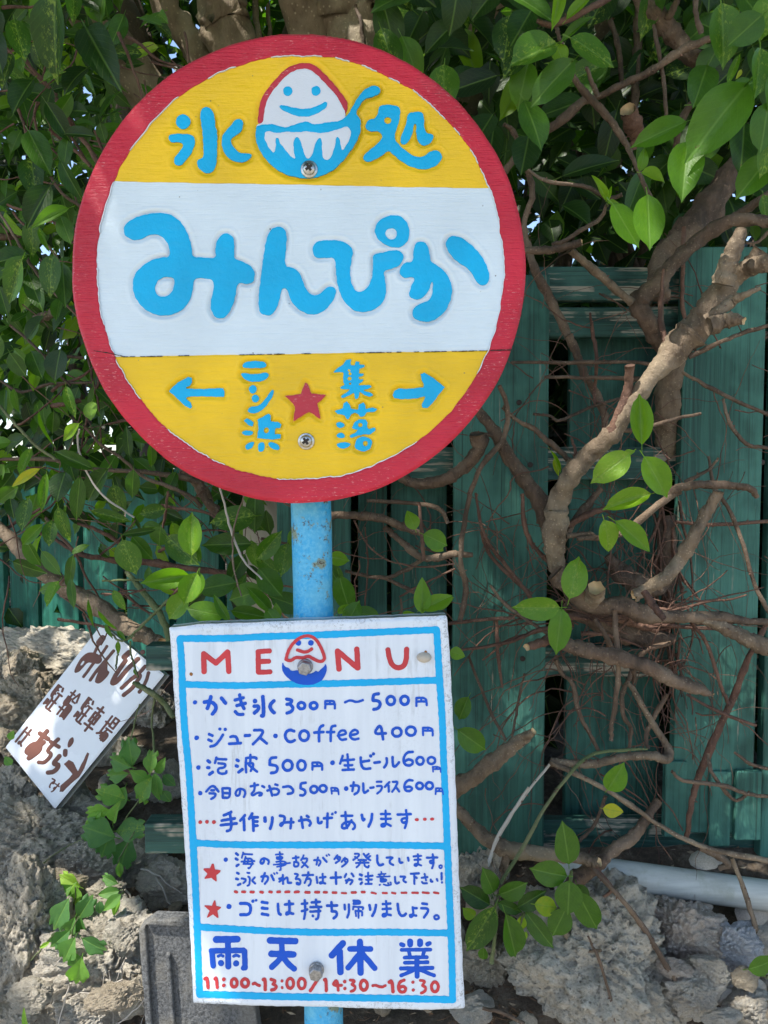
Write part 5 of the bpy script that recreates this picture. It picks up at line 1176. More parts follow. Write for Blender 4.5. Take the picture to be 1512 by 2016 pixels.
# ---- climbing fig shrub against the right fence
fig = thing('climbing_fig', 'climbing fig shrub with bare pruned branches against the green fence on the right', 'shrub', W(1150, 1690, .93))
YB = [ # region, points, depth, material, cut?
 (ZC, "1480 -20 34/1420 60 38/1340 120 46/1260 230 62/1190 330 66/1120 400 66/1060 475 56/980 560 38/890 690 36/790 830 38/690 920 44/605 1020 44/555 1130 48/545 1220 54/535 1330 46/545 1440 34", .80, .86, 'bark_pale', 0),
 (ZC, "1300 140 46/1330 40 40/1360 -30 34/1388 -98 27", .79, .77, 'bark_pale', 1),
 (ZC, "1600 20 34/1512 40 38/1420 60 38", .76, .795, 'bark_pale', 0),
 (ZC, "1230 300 30/1290 260 30/1350 215 26/1420 180 16/1475 155 9", .79, .76, 'bark_pale', 1),
 (ZC, "1240 330 40/1310 305 34/1370 300 26/1400 305 14", .78, .76, 'bark_pale', 1),
 (ZC, "1075 420 52/1065 560 55/1052 700 56/1050 865 50/1050 1000 46", .97, 1.035, 'bark_pale', 0),
 (ZB, "1400 880 50/1280 1040 60/1150 1250 80/1000 1420 82/880 1560 70/860 1700 55/900 1800 40", .98, .95, 'bark', 0),
 (ZB, "1620 1330 26/1512 1318 30/1300 1310 36/1110 1420 42/960 1555 42/850 1690 46/745 1800 56/790 1900 52/850 2010 46/900 2100 36/940 2180 30", .86, .90, 'bark', 0),
 (ZB, "330 1488 22/420 1560 26/560 1680 28/700 1800 24", .84, .88, 'bark_pale', 0),
 (ZB, "620 -60 22/550 0 22/400 75 22/230 148 22/140 125 14", .82, .80, 'bark_red', 0),
 (ZB, "250 150 10/275 240 14/310 340 15/350 450 18/440 570 24/560 700 23/660 850 20/720 970 14/790 1130 12/850 1240 12", .86, .88, 'bark', 0),
 (ZB, "1250 190 18/1160 230 22/1000 300 26/800 430 24/650 500 22/500 575 20/420 600 25/250 740 28/100 850 26/0 950 26/-120 1100 24/-200 1250 24", .90, 1.0, 'bark', 0),
 (ZB, "430 400 10/460 480 13/500 575 15", .87, .89, 'bark', 0),
 (ZB, "700 -80 40/760 0 42/850 100 50/950 210 50/1050 330 50/1150 380 45/1250 450 42/1290 560 34/1340 700 30", .96, .94, 'bark', 0),
 (ZB, "1260 300 24/1200 380 30/1180 470 24/1000 700 24/960 900 20", 1.0, 1.0, 'bark_dark', 0),
 (ZB, "830 150 10/850 250 12/880 420 12/900 600 11/905 720 9", .93, .93, 'bark_dark', 0),
 (ZB, "1090 -60 16/1080 60 16/1115 200 14", .9, .9, 'bark_dark', 0), (ZB, "985 -40 16/940 70 20/905 120 22", .93, .95, 'bark', 0),
 (ZB, "748 -60 26/740 200 28/725 450 24/720 650 22/735 850 16", 1.15, 1.1, 'bark_dark', 0), (ZB, "560 -60 12/560 80 16/600 200 16/630 350 16/640 500 14", 1.12, 1.1, 'bark_dark', 0),
 (ZB, "720 880 26/730 800 45/700 720 52/675 650 44", .98, .95, 'bark_red', 1),
 (ZB, "80 1010 7/200 1080 10/330 1095 10/450 1120 13/560 1180 15/640 1160 12", .86, .87, 'bark', 1),
 (ZB, "555 1215 9/510 1300 12/400 1370 13/300 1430 15/230 1455 14", .84, .86, 'bark', 0), (ZB, "-120 1510 22/80 1490 22/250 1480 25/400 1440 24", .86, .83, 'bark', 1),
 (ZB, "-60 740 12/0 790 16/60 950 19/110 1150 20/60 1320 18/90 1500 24/140 1640 30/220 1790 30/330 2010 28", .93, .95, 'bark', 0),
 (ZC, "600 370 24/640 460 22/680 560 20/730 640 20/765 740 18/775 880 14", .95, .93, 'bark', 0),
 (ZB, "1560 1130 28/1420 1220 28/1300 1300 28/1180 1360 28", .90, .94, 'bark', 0),
 (ZB, "1512 1380 10/1450 1440 8/1380 1445 7", .84, .84, 'bark', 0),
 (ZB, "1010 1350 12/1005 1600 12/1000 1800 12/1030 1950 12", .94, .94, 'bark_red', 0), (ZB, "895 1600 9/875 1760 11/880 1900 12/900 2020 11", .88, .88, 'bark', 0), (ZC, "1035 70 7/1025 200 10/1020 300 12/1045 400 14/1075 430 12", .84, .82, 'bark_red', 0),
 (ZC, "340 495 6/600 495 9/900 495 8/1020 515 8", .90, .9, 'bark', 0), (ZC, "490 562 8/750 565 10/990 572 9", .92, .91, 'bark', 0),
 (ZC, "700 268 5/712 360 8/730 480 8/722 600 8/720 700 6", .91, .93, 'bark_red', 0), (ZC, "882 508 24/872 620 25/835 730 28/790 830 30/760 870 30", .82, .84, 'bark_red', 0),
 (ZC, "150 680 16/210 740 22/270 820 26/330 930 29/400 1030 33/470 1130 38/515 1220 44/530 1300 40", .92, .87, 'bark', 0),
 (ZC, "185 820 34/195 890 32/120 975 28/20 1035 26/-90 1050 22/-180 1010 20", .88, .92, 'bark', 1), (ZC, "195 830 12/250 825 12", .89, .9, 'bark', 0),
 (ZC, "285 600 9/322 700 12/305 840 14/210 960 14/160 1070 12/130 1200 12/108 1390 13/130 1500 15/130 1560 15/105 1680 14", .86, .88, 'bark', 0),
 (ZC, "300 700 8/370 760 11/450 800 14/500 850 14/570 905 13/620 970 14", .87, .86, 'bark', 0),
 (ZC, "178 1090 5/205 1250 8/250 1340 9/330 1440 9/400 1530 10/435 1580 9", .89, .9, 'bark_red', 0), (ZC, "390 1095 10/400 1230 11/430 1320 12/490 1385 12/545 1440 12", .86, .87, 'bark_red', 0),
 (ZC, "615 842 6/632 900 7/622 955 7", .87, .86, 'bark_red', 0), (ZC, "1050 1110 24/1100 1070 22/1200 1054 20/1350 1058 20/1430 1072 18/1462 1110 13", .84, .82, 'bark', 1),
 (ZC, "1285 1082 22/1232 1180 25/1170 1300 28/1110 1400 31/1040 1480 30/960 1530 26/900 1560 24", .80, .83, 'bark_pale', 1), (ZC, "1110 1080 16/990 1160 18/880 1250 18/800 1290 16/640 1300 12", .84, .85, 'bark', 0),
 (ZC, "730 870 9/830 815 9/960 790 9/1100 750 8/1205 728 6", .84, .82, 'bark', 0), (ZC, "1150 470 14/1290 405 10/1400 360 9/1530 322 8", .82, .80, 'bark', 0),
 (ZC, "1120 540 8/1300 640 9/1530 742 9", .88, .88, 'bark', 0), (ZC, "1308 660 5/1325 740 8/1365 820 9/1430 872 9/1530 886 9", .87, .86, 'bark', 0),
 (ZC, "1240 925 6/1265 1050 8/1340 1180 9/1400 1330 9/1450 1510 9/1520 1640 9", .88, .88, 'bark', 0), (ZC, "1090 1222 8/1250 1236 9/1530 1220 9", .92, .92, 'bark_red', 0),
 (ZC, "545 1440 14/570 1330 17/620 1230 18/700 1130 17/750 1070 13", .87, .88, 'bark', 0), (ZC, "600 1240 16/690 1190 16/780 1160 12", .86, .87, 'bark_red', 0), (ZC, "590 1290 14/700 1280 14/730 1300 12", .85, .85, 'bark', 0),
 (ZC, "1285 930 5/1240 985 6/1130 1040 7", .86, .87, 'bark', 0), (ZC, "440 730 5/520 740 6/560 760 7/700 700 7/830 660 6", .93, .93, 'bark_dark', 0), (ZC, "480 1200 10/520 1300 12/560 1400 13", .88, .88, 'bark', 0),
 (ZD, "540 180 42/640 270 48/730 330 38/840 330 36/950 370 34/1100 380 28/1300 385 26/1400 400 17/1530 402 14", .84, .82, 'bark', 0), (ZD, "1180 380 24/1260 405 26/1350 450 30/1450 492 35/1560 540 38", .83, .80, 'bark_pale', 0),
 (ZD, "545 480 26/600 512 32/700 538 34/830 570 34/960 610 34/1080 670 33/1180 705 28/1262 738 9", .82, .79, 'bark', 1), (ZD, "520 480 24/470 502 24/412 520 19", .84, .80, 'bark_red', 1), (ZD, "700 310 36/722 280 36/727 250 34", .84, .80, 'bark_pale', 1),
 (ZD, "600 320 44/800 430 54/960 470 46/1080 480 20", .90, .92, 'bark_dark', 0), (ZD, "780 100 22/830 170 36/900 220 44/1000 250 36/1060 210 20", .92, .92, 'bark_dark', 0), (ZC, "1040 1200 38/1050 1330 42/1045 1450 40/1040 1560 34", .955, .955, 'bark_dark', 0),
 (ZD, "600 380 20/800 380 24/900 410 22/1010 440 16", .88, .89, 'bark_red', 0),
 (ZD, "810 350 14/820 480 14/828 620 14/815 780 13/797 880 12/797 945 10", .82, .83, 'bark', 1), (ZD, "720 390 10/760 450 12/800 530 13/830 600 12", .84, .85, 'bark', 0), (ZD, "945 265 18/990 330 20/1038 388 17", .80, .78, 'bark_red', 1),
 (ZD, "40 1180 40/110 1150 38/200 1090 36/300 1010 35/375 950 30/440 905 16", .84, .78, 'bark_pale', 1),
 (ZD, "520 1045 26/600 1050 22/720 1052 22/850 1022 20/980 1015 22/1048 1030 24/1052 975 20/980 860 16/900 720 14/870 680 8", .86, .88, 'bark_pale', 0),
 (ZD, "515 1045 15/700 1130 14/850 1220 13/1000 1320 12/1130 1395 13/1280 1450 14/1512 1495 15", .85, .84, 'bark_pale', 0), (ZD, "515 1055 6/400 1200 6/280 1391 6/235 1520 6", .84, .82, 'dead', 0),
 (ZD, "290 1600 9/395 1430 9/520 1210 8/690 1020 8/850 990 7/960 985 5", .80, .84, 'stem_green', 0), (ZD, "540 575 9/570 640 9/620 690 11/650 820 11/700 920 10/745 1000 9", .88, .89, 'bark', 0),
 (ZD, "900 600 10/880 660 12/848 730 12/850 830 11/885 890 9/878 985 7", .90, .9, 'bark', 0), (ZD, "1052 735 10/990 840 13/955 930 11/965 985 8", .88, .88, 'bark', 0), (ZD, "1070 500 12/960 530 14/905 600 13/900 680 10", .88, .9, 'bark', 0),
 (ZD, "1505 410 12/1430 560 14/1340 780 17/1240 1000 19/1190 1130 17/1160 1250 15/1140 1400 12", .85, .90, 'bark_red', 0), (ZD, "1165 405 8/1240 520 10/1290 680 9/1335 785 8", .86, .86, 'bark_red', 0),
 (ZD, "1073 1088 6/1130 1130 9/1300 1150 10/1420 1190 10/1530 1202 9", .83, .82, 'bark', 0), (ZD, "1358 998 6/1430 1050 8/1530 1080 8", .84, .83, 'bark', 0), (ZD, "1238 1005 7/1250 1080 8/1310 1170 9/1370 1220 8/1430 1180 7", .84, .84, 'bark', 0),
 (ZD, "1140 735 6/1300 820 7/1458 877 7", .86, .85, 'bark_red', 0), (ZD, "205 -10 9/245 100 10/340 200 9/430 275 8", .90, .9, 'bark_red', 0), (ZD, "50 412 7/200 395 8/355 385 8", .89, .88, 'bark_red', 0), (ZD, "272 398 8/280 560 8/300 705 5", .90, .9, 'bark_red', 0),
 (ZD, "145 560 6/240 800 7/315 945 6", .93, .93, 'bark_dark', 0), (ZD, "243 238 6/320 330 8/480 440 8/560 500 8", .88, .86, 'bark', 0), (ZD, "400 640 5/370 780 6/350 900 6/330 1000 5", .93, .93, 'bark_dark', 0),
 (ZE, "40 40 22/110 120 26/200 210 29/300 275 34/420 298 33/600 312 31/700 333 26/742 340 20", .86, .82, 'bark_pale', 1), (ZE, "1010 60 18/940 170 22/880 240 26/800 290 28/730 350 33/650 410 36/600 460 30", .88, .83, 'bark', 0),
 (ZE, "420 0 6/290 200 6/235 340 6", .82, .8, 'dead', 0), (ZE, "695 350 11/760 420 12/850 520 13/950 650 15/1050 820 16/1162 982 10", .82, .80, 'bark', 0), (ZE, "720 355 8/800 460 8/760 500 6", .83, .83, 'bark_red', 0),
 (ZE, "1345 320 11/1400 460 13/1450 620 13/1492 755 12", .86, .84, 'bark_pale', 0), (ZE, "770 40 8/720 170 8/650 245 8", .88, .88, 'bark', 0), (ZE, "320 290 22/312 380 16/290 460 12/270 540 10", .84, .80, 'bark', 0), (ZE, "310 300 12/290 380 10", .85, .82, 'bark', 0),
 (ZE, "690 680 5/745 800 7/790 950 7/820 1085 7", .79, .78, 'bark', 0), (ZE, "208 1008 7/300 1030 9/400 1080 8", .76, .75, 'bark', 0), (ZE, "585 660 14/640 740 10/750 745 7", .82, .80, 'bark_pale', 0), (ZE, "1200 270 22/1280 310 20/1330 350 16/1290 370 12", .90, .9, 'bark', 0),
 (ZF, "640 325 24/800 332 25/950 335 26/1080 350 25/1200 400 23/1300 435 20", .88, .90, 'bark', 0), (ZF, "1095 400 18/1200 490 22/1300 570 23/1400 575 22/1500 555 20/1600 560 16", .90, .88, 'bark', 0), (ZF, "870 650 9/950 672 12/1100 692 13/1230 640 14/1320 580 14", .91, .91, 'bark', 0),
 (ZF, "1100 692 10/1200 740 12/1265 775 12", .91, .91, 'bark', 0), (ZF, "995 248 12/1200 260 12/1400 290 14/1460 380 14", .90, .9, 'bark', 0), (ZF, "1293 258 8/1308 420 11/1322 595 10", .86, .86, 'bark_red', 0), (ZF, "1190 810 6/1195 880 7/1180 900 6", .86, .86, 'bark', 0),
 (ZF, "1180 800 6/1290 740 6/1500 640 6", .90, .9, 'bark_red', 0), (ZF, "920 360 5/1000 500 5/1120 590 5/1300 630 5/1500 610 5", .88, .87, 'bark_red', 0), (ZF, "985 400 4/1000 600 5/985 860 5", .92, .92, 'bark_red', 0),
]
n = NT('dead_twig'); M['dead'] = n.set((.42, .38, .33), .8)
n_br = 0
for reg, s, y0, y1, mt, cut in YB:
    branch(fig, reg, [strip(q) for q in s.split('/')], y0, y1, mt, 'branch', bool(cut), seg=14 if max(strip(q)[2] for q in s.split('/')) > 30 else 8); n_br += 1
# thin aerial roots and twigs netting the fence
P = []; F = []
def wander(px, py, y, ang, L, r, turn=.35, step=14, grav=0.0):
    rows = []; a = ang
    for i in range(int(L / step)):
        p = W(px, py, y); rows.append((p.x, p.y, p.z, r * PXS(y) * (1 - .7 * i * step / L)))
        a += rnd.gauss(0, turn) + grav * math.cos(a) * .2; px += math.cos(a) * step; py += math.sin(a) * step; y += rnd.gauss(0, .003)
        y = min(y, .972)
    return rows
def add_tube(rows, seg=4):
    if len(rows) < 3: return
    p, f = tube(rows, seg, .15, rnd.random() * 9, .2); k = len(P); P.extend(p); F.extend(tuple(q + k for q in ff) for ff in f)
for i in range(150):
    hot = rnd.random()
    if hot < .45: px, py = rnd.gauss(1200, 90), rnd.gauss(1240, 120)
    elif hot < .75: px, py = rnd.gauss(1190, 140), rnd.uniform(560, 1650)
    elif hot < .87: px, py = rnd.uniform(700, 900), rnd.uniform(950, 1230)
    else: px, py = rnd.uniform(880, 1530), rnd.uniform(520, 1690)
    add_tube(wander(px, py, rnd.uniform(.86, .972), rnd.uniform(0, 6.28), rnd.uniform(120, 420), rnd.choice([.9, 1.1, 1.4, 2.0]), .22, 14, .6))
for i in range(75): add_tube(wander(rnd.uniform(900, 1520), rnd.uniform(560, 1150), rnd.uniform(.86, .97), rnd.uniform(0, 6.28), rnd.uniform(140, 380), rnd.choice([.9, 1.2, 1.6]), .14, 14, .3))
for i in range(40):      # dense brown fibres in the slot beside the wide plank
    add_tube(wander(rnd.gauss(1318, 16), rnd.uniform(980, 1300), rnd.uniform(.93, .97), R(90) + rnd.gauss(0, .3), rnd.uniform(100, 300), rnd.choice([1.5, 2.5, 3.5]), .12))
for i in range(22): add_tube(wander(rnd.gauss(1190, 90), rnd.gauss(1225, 22), rnd.uniform(.86, .95), rnd.choice([0, 3.14]) + rnd.gauss(0, .25), rnd.uniform(120, 300), rnd.choice([2, 3, 4, 5]), .12))
build('aerial_roots', P, F, M['bark_red'], fig, kind='stuff')
# knobby side buds along the branches are short stubs, joined
P = []; F = []
for reg, s, y0, y1, mt, cut in YB:
    a = np.array([strip(q) for q in s.split('/')]); ox, oy, sc = reg
    for i in range(len(a) - 1):
        L = np.hypot(*(a[i + 1, :2] - a[i, :2])) / sc
        for k in range(int(L / 16)):
            if rnd.random() < .5: continue
            t = rnd.random(); q = a[i] * (1 - t) + a[i + 1] * t; y = y0 + (y1 - y0) * (i + t) / (len(a) - 1); r = q[2] / sc
            p = W(ox + q[0] / sc, oy + q[1] / sc, y); an = rnd.uniform(0, 6.28); d = Vector((math.cos(an), -.5, math.sin(an))).normalized(); s_ = PXS(y)
            p = p + d * r * s_ * .8; rr = rnd.uniform(1.0, 2.2) * s_
            add_tube([(*(p), rr), (*(p + d * rr * 1.2), rr * .8), (*(p + d * rr * 2.2), rr * .3)], 4)
build('buds', P, F, M['bark_red'], fig, kind='stuff')
HB = [ # hero leaves: region, cx, cy, L, W, angle, depth, tint, shape
 (ZB, 110,320,300,235,152,.80,.32,0),(ZB,470,310,300,195,28,.80,.34,0),(ZB,225,495,330,190,136,.81,.36,0),(ZB,118,745,300,215,68,.83,.30,0),(ZB,860,795,330,150,158,.78,.38,0),(ZB,1205,725,520,300,128,.72,.40,0),(ZB,1015,1020,370,210,98,.74,.42,0),
 (ZB,1110,510,280,180,110,.78,.34,0),(ZB,770,900,180,110,110,.80,.40,0),(ZB,832,1050,150,110,18,.79,.68,1),(ZB,768,945,130,70,-80,.79,.66,1),(ZB,508,1120,170,55,-122,.83,.70,1),(ZB,590,1205,70,40,15,.83,.7,1),(ZB,570,1150,90,22,-80,.83,.7,1),(ZB,665,1345,300,200,58,.80,.50,0),(ZB,800,1325,340,195,90,.78,.55,0),
 (ZB,1450,440,300,170,98,.70,.34,0),(ZB,1360,880,320,180,96,.76,.26,0),(ZB,1420,1060,280,190,128,.74,.44,0),(ZB,1375,180,230,190,140,.74,.36,0),(ZB,1240,220,340,200,82,.76,.30,0),(ZB,1490,760,280,180,95,.70,.34,0),(ZB,1510,920,260,150,100,.71,.36,0),(ZB,1500,100,240,180,100,.74,.4,0),(ZB,1420,50,260,180,60,.78,.3,0),
 (ZB,110,40,300,170,38,.80,.36,0),(ZB,250,50,230,80,98,.79,.60,0),(ZB,390,40,190,70,-42,.80,.62,0),(ZB,380,160,240,60,-40,.82,.40,0),(ZB,275,330,140,110,70,.83,.82,1),(ZB,40,170,240,180,120,.84,.26,0),(ZB,1310,400,180,50,-70,.78,.42,0),(ZB,1340,440,60,26,120,.78,.9,1),(ZB,1350,520,150,110,160,.76,.36,0),(ZB,1530,560,260,150,95,.7,.38,0),(ZB,1490,1240,150,110,80,.9,.3,0),
 (ZC,930,752,236,105,-90,.77,.58,0),(ZC,792,978,215,130,142,.76,.60,0),(ZC,1002,1020,215,130,60,.76,.60,0),(ZC,865,1132,222,100,160,.77,.60,0),(ZC,778,1290,160,112,75,.77,.64,1),(ZC,900,1290,232,100,38,.77,.60,1),(ZC,880,905,50,30,-10,.77,.6,1),(ZC,545,950,120,14,60,.86,.8,1),(ZC,545,975,80,30,75,.87,.9,1),
 (ZD,630,198,202,125,-74,.78,.50,0),(ZD,452,340,218,118,180,.77,.52,0),(ZD,557,450,215,112,97,.77,.54,0),(ZD,818,1110,155,108,-64,.79,.54,0),(ZD,806,1265,98,70,10,.79,.96,1),(ZD,122,800,125,85,110,.80,.34,0),(ZD,165,948,180,115,38,.79,.38,0),(ZD,95,550,75,65,15,.82,.58,1),(ZD,25,310,110,75,-18,.82,.60,1),(ZD,0,60,80,60,30,.84,.6,1),
 (ZF,1250,358,120,92,-112,.80,.58,1),(ZF,1392,475,160,125,25,.80,.50,0),(ZF,1312,790,205,105,-90,.74,.66,1),(ZF,1400,830,195,98,-24,.74,.66,1),(ZF,840,582,120,90,10,.78,.60,0),(ZF,868,790,240,135,75,.80,.40,0),(ZF,915,890,160,110,-60,.77,.46,0),(ZF,1000,900,160,100,10,.78,.46,0),(ZF,860,868,80,45,-40,.77,.68,1),(ZF,810,680,200,100,60,.84,.3,0),(ZF,1235,893,70,30,0,.76,.66,1),
]
for reg, cx, cy, L, Wd, ang, y, tint, sh_ in HB:
    ox, oy, sc = reg; px_leaf(fig, ox + cx / sc, oy + cy / sc, L / sc * 1.02, Wd / sc, ang, y, min(1, tint + .08 * (tint < .8)), 'pointed' if sh_ else 'fig')
for i in range(190):      # darker leaves filling the upper right behind the hero leaves
    px = rnd.uniform(760, 1580); py = abs(rnd.gauss(0, 210)) - 60
    if px < 1000 and py > 360 or py > 470: continue
    if rnd.random() < .3: px = rnd.uniform(1380, 1600)
    px_leaf(fig, px, py, rnd.uniform(70, 115), rnd.uniform(45, 65), rnd.gauss(100, 55), rnd.uniform(.9, 1.25), pick_tint(.25, .10, .05))
mass = []
for i in range(1900):
    px = rnd.uniform(720, 2000); py = rnd.uniform(-120, 520); y = rnd.uniform(1.1, 1.7)
    if py > 430 and rnd.random() < .6 or px < 810 and py < 200: continue
    p = W(px, py, y); a = R(rnd.gauss(95, 60))
    mass.append((p, (math.cos(a), rnd.uniform(-.5, .5), -math.sin(a)), (rnd.gauss(0, .5), -1, rnd.gauss(.3, .4)), rnd.uniform(.045, .075), rnd.uniform(.026, .042), pick_tint(.2, .08, .03)))
leaf_mass('foliage', fig, mass)

# ---- bush on the left
bush = thing('fig_bush', 'leafy dark green fig bush filling the left side, its branches reaching under the round sign', 'shrub', W(150, 1245, 1.3))
LB = [
 (ZL, "-120 1120 34/0 1215 36/100 1310 42/220 1440 45/400 1570 48/600 1690 50/750 1790 48/880 1860 45/960 1900 38", .98, .86, 'bark_pale', 1),
 (ZL, "-60 800 9/0 800 10/300 800 12/450 850 13/600 860 13/900 880 17/1100 910 21/1190 950 25/1225 1040 27/1300 1100 24", .92, .98, 'bark', 0),
 (ZL, "500 600 8/600 710 9/720 790 9/850 900 10/1000 960 12/1120 1010 14/1200 1080 12", .90, .95, 'bark', 0), (ZL, "460 1180 9/600 1230 12/700 1290 12/800 1380 10", .98, 1.0, 'bark_red', 0),
 (ZL, "180 1220 8/300 1262 11/400 1320 14/500 1370 18/700 1400 21/900 1412 26/1060 1440 23/1300 1470 20/1500 1490 14", 1.02, .98, 'bark_red', 0), (ZL, "-60 195 10/300 185 10/500 195 8", 1.1, 1.1, 'bark_dark', 0),
 (ZL, "610 1522 6/740 1518 7/850 1515 6", .88, .88, 'stem_green', 0), (ZL, "750 1470 13/800 1520 17/860 1600 19/950 1720 21/1000 1850 21/1000 2000 18", .90, .84, 'stem_green', 0), (ZL, "1000 990 7/985 1120 9/968 1215 7", .85, .86, 'bark_red', 0),
 (ZL, "600 1600 5/760 1600 6/870 1570 6", .87, .87, 'bark_red', 0), (ZL, "840 1790 7/950 1690 7/1080 1550 7", .88, .88, 'bark_red', 0), (ZL, "470 620 6/465 720 6/520 880 6/620 1020 6/800 1145 6", .80, .82, 'dead', 0),
 (ZF, "150 155 5/185 290 6/225 440 7/290 590 6/395 700 5", .76, .77, 'dead', 0), (ZF, "295 210 4/230 440 5/235 640 5/278 795 4", .76, .77, 'bark_pale', 0),
 (ZF, "-60 60 34/0 110 34/60 200 32/110 290 26/160 360 20", .98, 1.02, 'bark', 0), (ZL, "0 480 9/120 620 9/230 730 9/330 800 8", .9, .9, 'stem_green', 0),
 (ZA, "130 320 10/200 420 13/300 530 15/400 700 17/460 780 17/560 930 15/640 1060 12", .86, .9, 'bark_red', 0), (ZA, "290 770 7/350 820 9/450 900 10/540 990 10", .88, .9, 'bark_red', 0), (ZA, "300 1050 8/370 1150 9/460 1215 9/540 1260 8", .86, .88, 'bark', 0),
 (ZA, "-20 1240 7/100 1430 9/200 1600 9/340 1760 8/480 1900 7", .84, .84, 'bark', 0), (ZA, "200 1900 26/270 1880 28/340 1850 24", 1.0, 1.0, 'bark_pale', 1), (ZA, "-40 1400 20/40 1410 22/120 1400 16", 1.05, 1.05, 'bark', 0),
 (ZL, "60 0 8/200 120 9/320 260 8/420 360 7", .95, .95, 'bark_dark', 0), (ZL, "0 330 7/130 400 8/300 350 8/560 340 7", .97, .97, 'bark_dark', 0), (ZL, "310 480 16/400 470 18/480 450 12", 1.0, 1.0, 'bark_red', 1),
]
for reg, s, y0, y1, mt, cut in LB: branch(bush, reg, [strip(q) for q in s.split('/')], y0, y1, mt, 'branch', bool(cut), seg=14 if max(strip(q)[2] for q in s.split('/')) > 30 else 8)
LH = [
 (ZA,325,225,450,235,100,.78,.16,0),(ZA,590,310,500,215,60,.79,.15,0),(ZA,115,230,270,135,72,.78,.28,0),(ZA,440,470,210,155,130,.83,.24,0),(ZA,130,570,240,160,115,.82,.24,0),(ZA,235,910,340,150,60,.78,.30,0),(ZA,350,730,230,110,60,.82,.24,0),(ZA,465,660,130,100,10,.84,.24,0),(ZA,480,800,190,80,5,.82,.24,0),(ZA,425,1080,240,90,65,.78,.32,0),(ZA,225,1230,280,160,120,.80,.22,0),(ZA,290,1290,240,85,150,.77,.58,1),
 (ZA,200,1060,260,150,80,.86,.18,0),(ZA,390,910,180,90,100,.83,.26,0),(ZA,60,1540,200,140,160,.82,.30,0),(ZA,90,1560,140,60,-30,.79,.44,0),(ZA,90,1680,280,150,120,.79,.30,0),(ZA,300,1640,250,140,95,.78,.34,0),(ZA,210,1740,260,110,65,.79,.30,0),(ZA,380,1700,260,120,85,.80,.26,0),(ZA,190,1420,200,120,100,.84,.3,0),(ZA,390,1370,170,100,70,.82,.40,0),(ZA,265,1430,160,40,65,.77,.45,1),(ZA,40,420,200,110,110,.85,.2,0),(ZA,280,620,180,80,110,.84,.34,0),(ZA,320,450,160,60,-10,.82,.4,0),(ZA,-20,300,260,140,80,.83,.2,0),(ZA,610,790,100,70,80,.86,.28,0),
 (ZL,1140,1240,255,145,-92,.78,.56,0),(ZL,980,1512,275,130,172,.77,.62,0),(ZL,1132,1572,200,140,112,.77,.62,0),(ZL,1060,1680,190,140,130,.78,.56,0),(ZL,770,1385,220,165,72,.82,.36,0),(ZL,850,1330,180,100,50,.84,.40,0),(ZL,1090,1345,270,150,38,.80,.34,0),(ZL,905,1110,150,95,170,.83,.34,0),(ZL,462,1040,290,95,104,.78,.30,0),(ZL,430,800,250,90,205,.79,.30,0),(ZL,190,1250,210,80,140,.80,.46,0),(ZL,305,1420,190,85,48,.82,.36,0),(ZL,312,1600,160,75,112,.80,.52,0),(ZL,150,910,230,60,152,.79,.95,1),(ZL,540,510,115,100,90,.84,.66,0),(ZL,420,460,200,65,72,.80,.30,0),(ZL,760,690,180,62,-92,.80,.32,0),(ZL,665,1140,240,70,16,.80,.32,0),(ZL,820,1235,210,50,172,.80,.34,0),
 (ZL,570,960,280,130,130,.82,.34,0),(ZL,360,960,180,150,100,.82,.34,0),(ZL,790,950,180,90,100,.83,.38,0),(ZL,700,1050,200,120,80,.86,.28,0),(ZL,150,1130,200,110,95,.84,.30,0),(ZL,950,1260,130,120,100,.84,.36,0),(ZL,380,1190,220,90,80,.83,.30,0),(ZL,300,1240,160,90,90,.84,.32,0),(ZL,430,1600,190,60,80,.81,.36,0),(ZL,290,1570,160,80,170,.82,.50,0),(ZL,540,1720,180,26,85,.84,.5,1),(ZL,710,1640,140,60,60,.83,.5,0),(ZL,420,1480,220,80,100,.84,.36,0),(ZL,200,1360,180,90,70,.84,.42,0),(ZL,640,1760,160,30,55,.80,.56,1),(ZL,270,620,220,24,70,.80,.6,1),(ZL,420,640,160,70,140,.80,.66,1),(ZL,340,240,190,150,100,.84,.24,0),(ZL,110,240,160,110,60,.84,.26,0),(ZL,70,1090,130,80,70,.84,.22,0),(ZL,480,1330,110,50,-30,.83,.5,0),(ZL,260,1000,230,60,95,.84,.36,0),
 (ZF,355,320,230,112,90,.82,.30,0),(ZF,225,355,250,155,172,.80,.28,0),(ZF,190,500,280,135,178,.80,.26,0),(ZF,440,500,210,110,-48,.80,.38,0),(ZF,445,720,210,140,52,.78,.42,0),(ZF,375,810,200,80,-130,.76,.44,0),(ZF,300,790,230,145,162,.80,.36,0),(ZF,65,885,220,130,-165,.76,.60,0),(ZF,160,860,180,60,-124,.75,.52,1),(ZF,520,590,190,120,100,.82,.44,0),(ZF,530,830,210,130,200,.80,.36,0),(ZF,450,910,120,90,-130,.76,.5,0),(ZF,130,740,230,140,170,.82,.38,0),(ZF,20,740,160,90,100,.78,.62,1),(ZF,350,560,170,90,80,.82,.50,0),(ZF,250,640,190,110,120,.84,.34,0),(ZF,330,900,220,90,10,.78,.4,0),(ZF,480,880,90,60,-100,.77,.56,1),(ZF,430,620,170,90,40,.82,.42,0),(ZF,560,470,100,40,90,.84,.5,0),(ZF,20,540,140,70,80,.80,.62,0),(ZF,270,730,150,60,-60,.84,.4,0),
]
for reg, cx, cy, L, Wd, ang, y, tint, sh_ in LH:
    ox, oy, sc = reg; px_leaf(bush, ox + cx / sc, oy + cy / sc, L / sc * 1.04, Wd / sc * 1.02, ang, y, tint, 'pointed' if sh_ else 'fig', tilt=rnd.uniform(-.4, .4))
cnt = 0
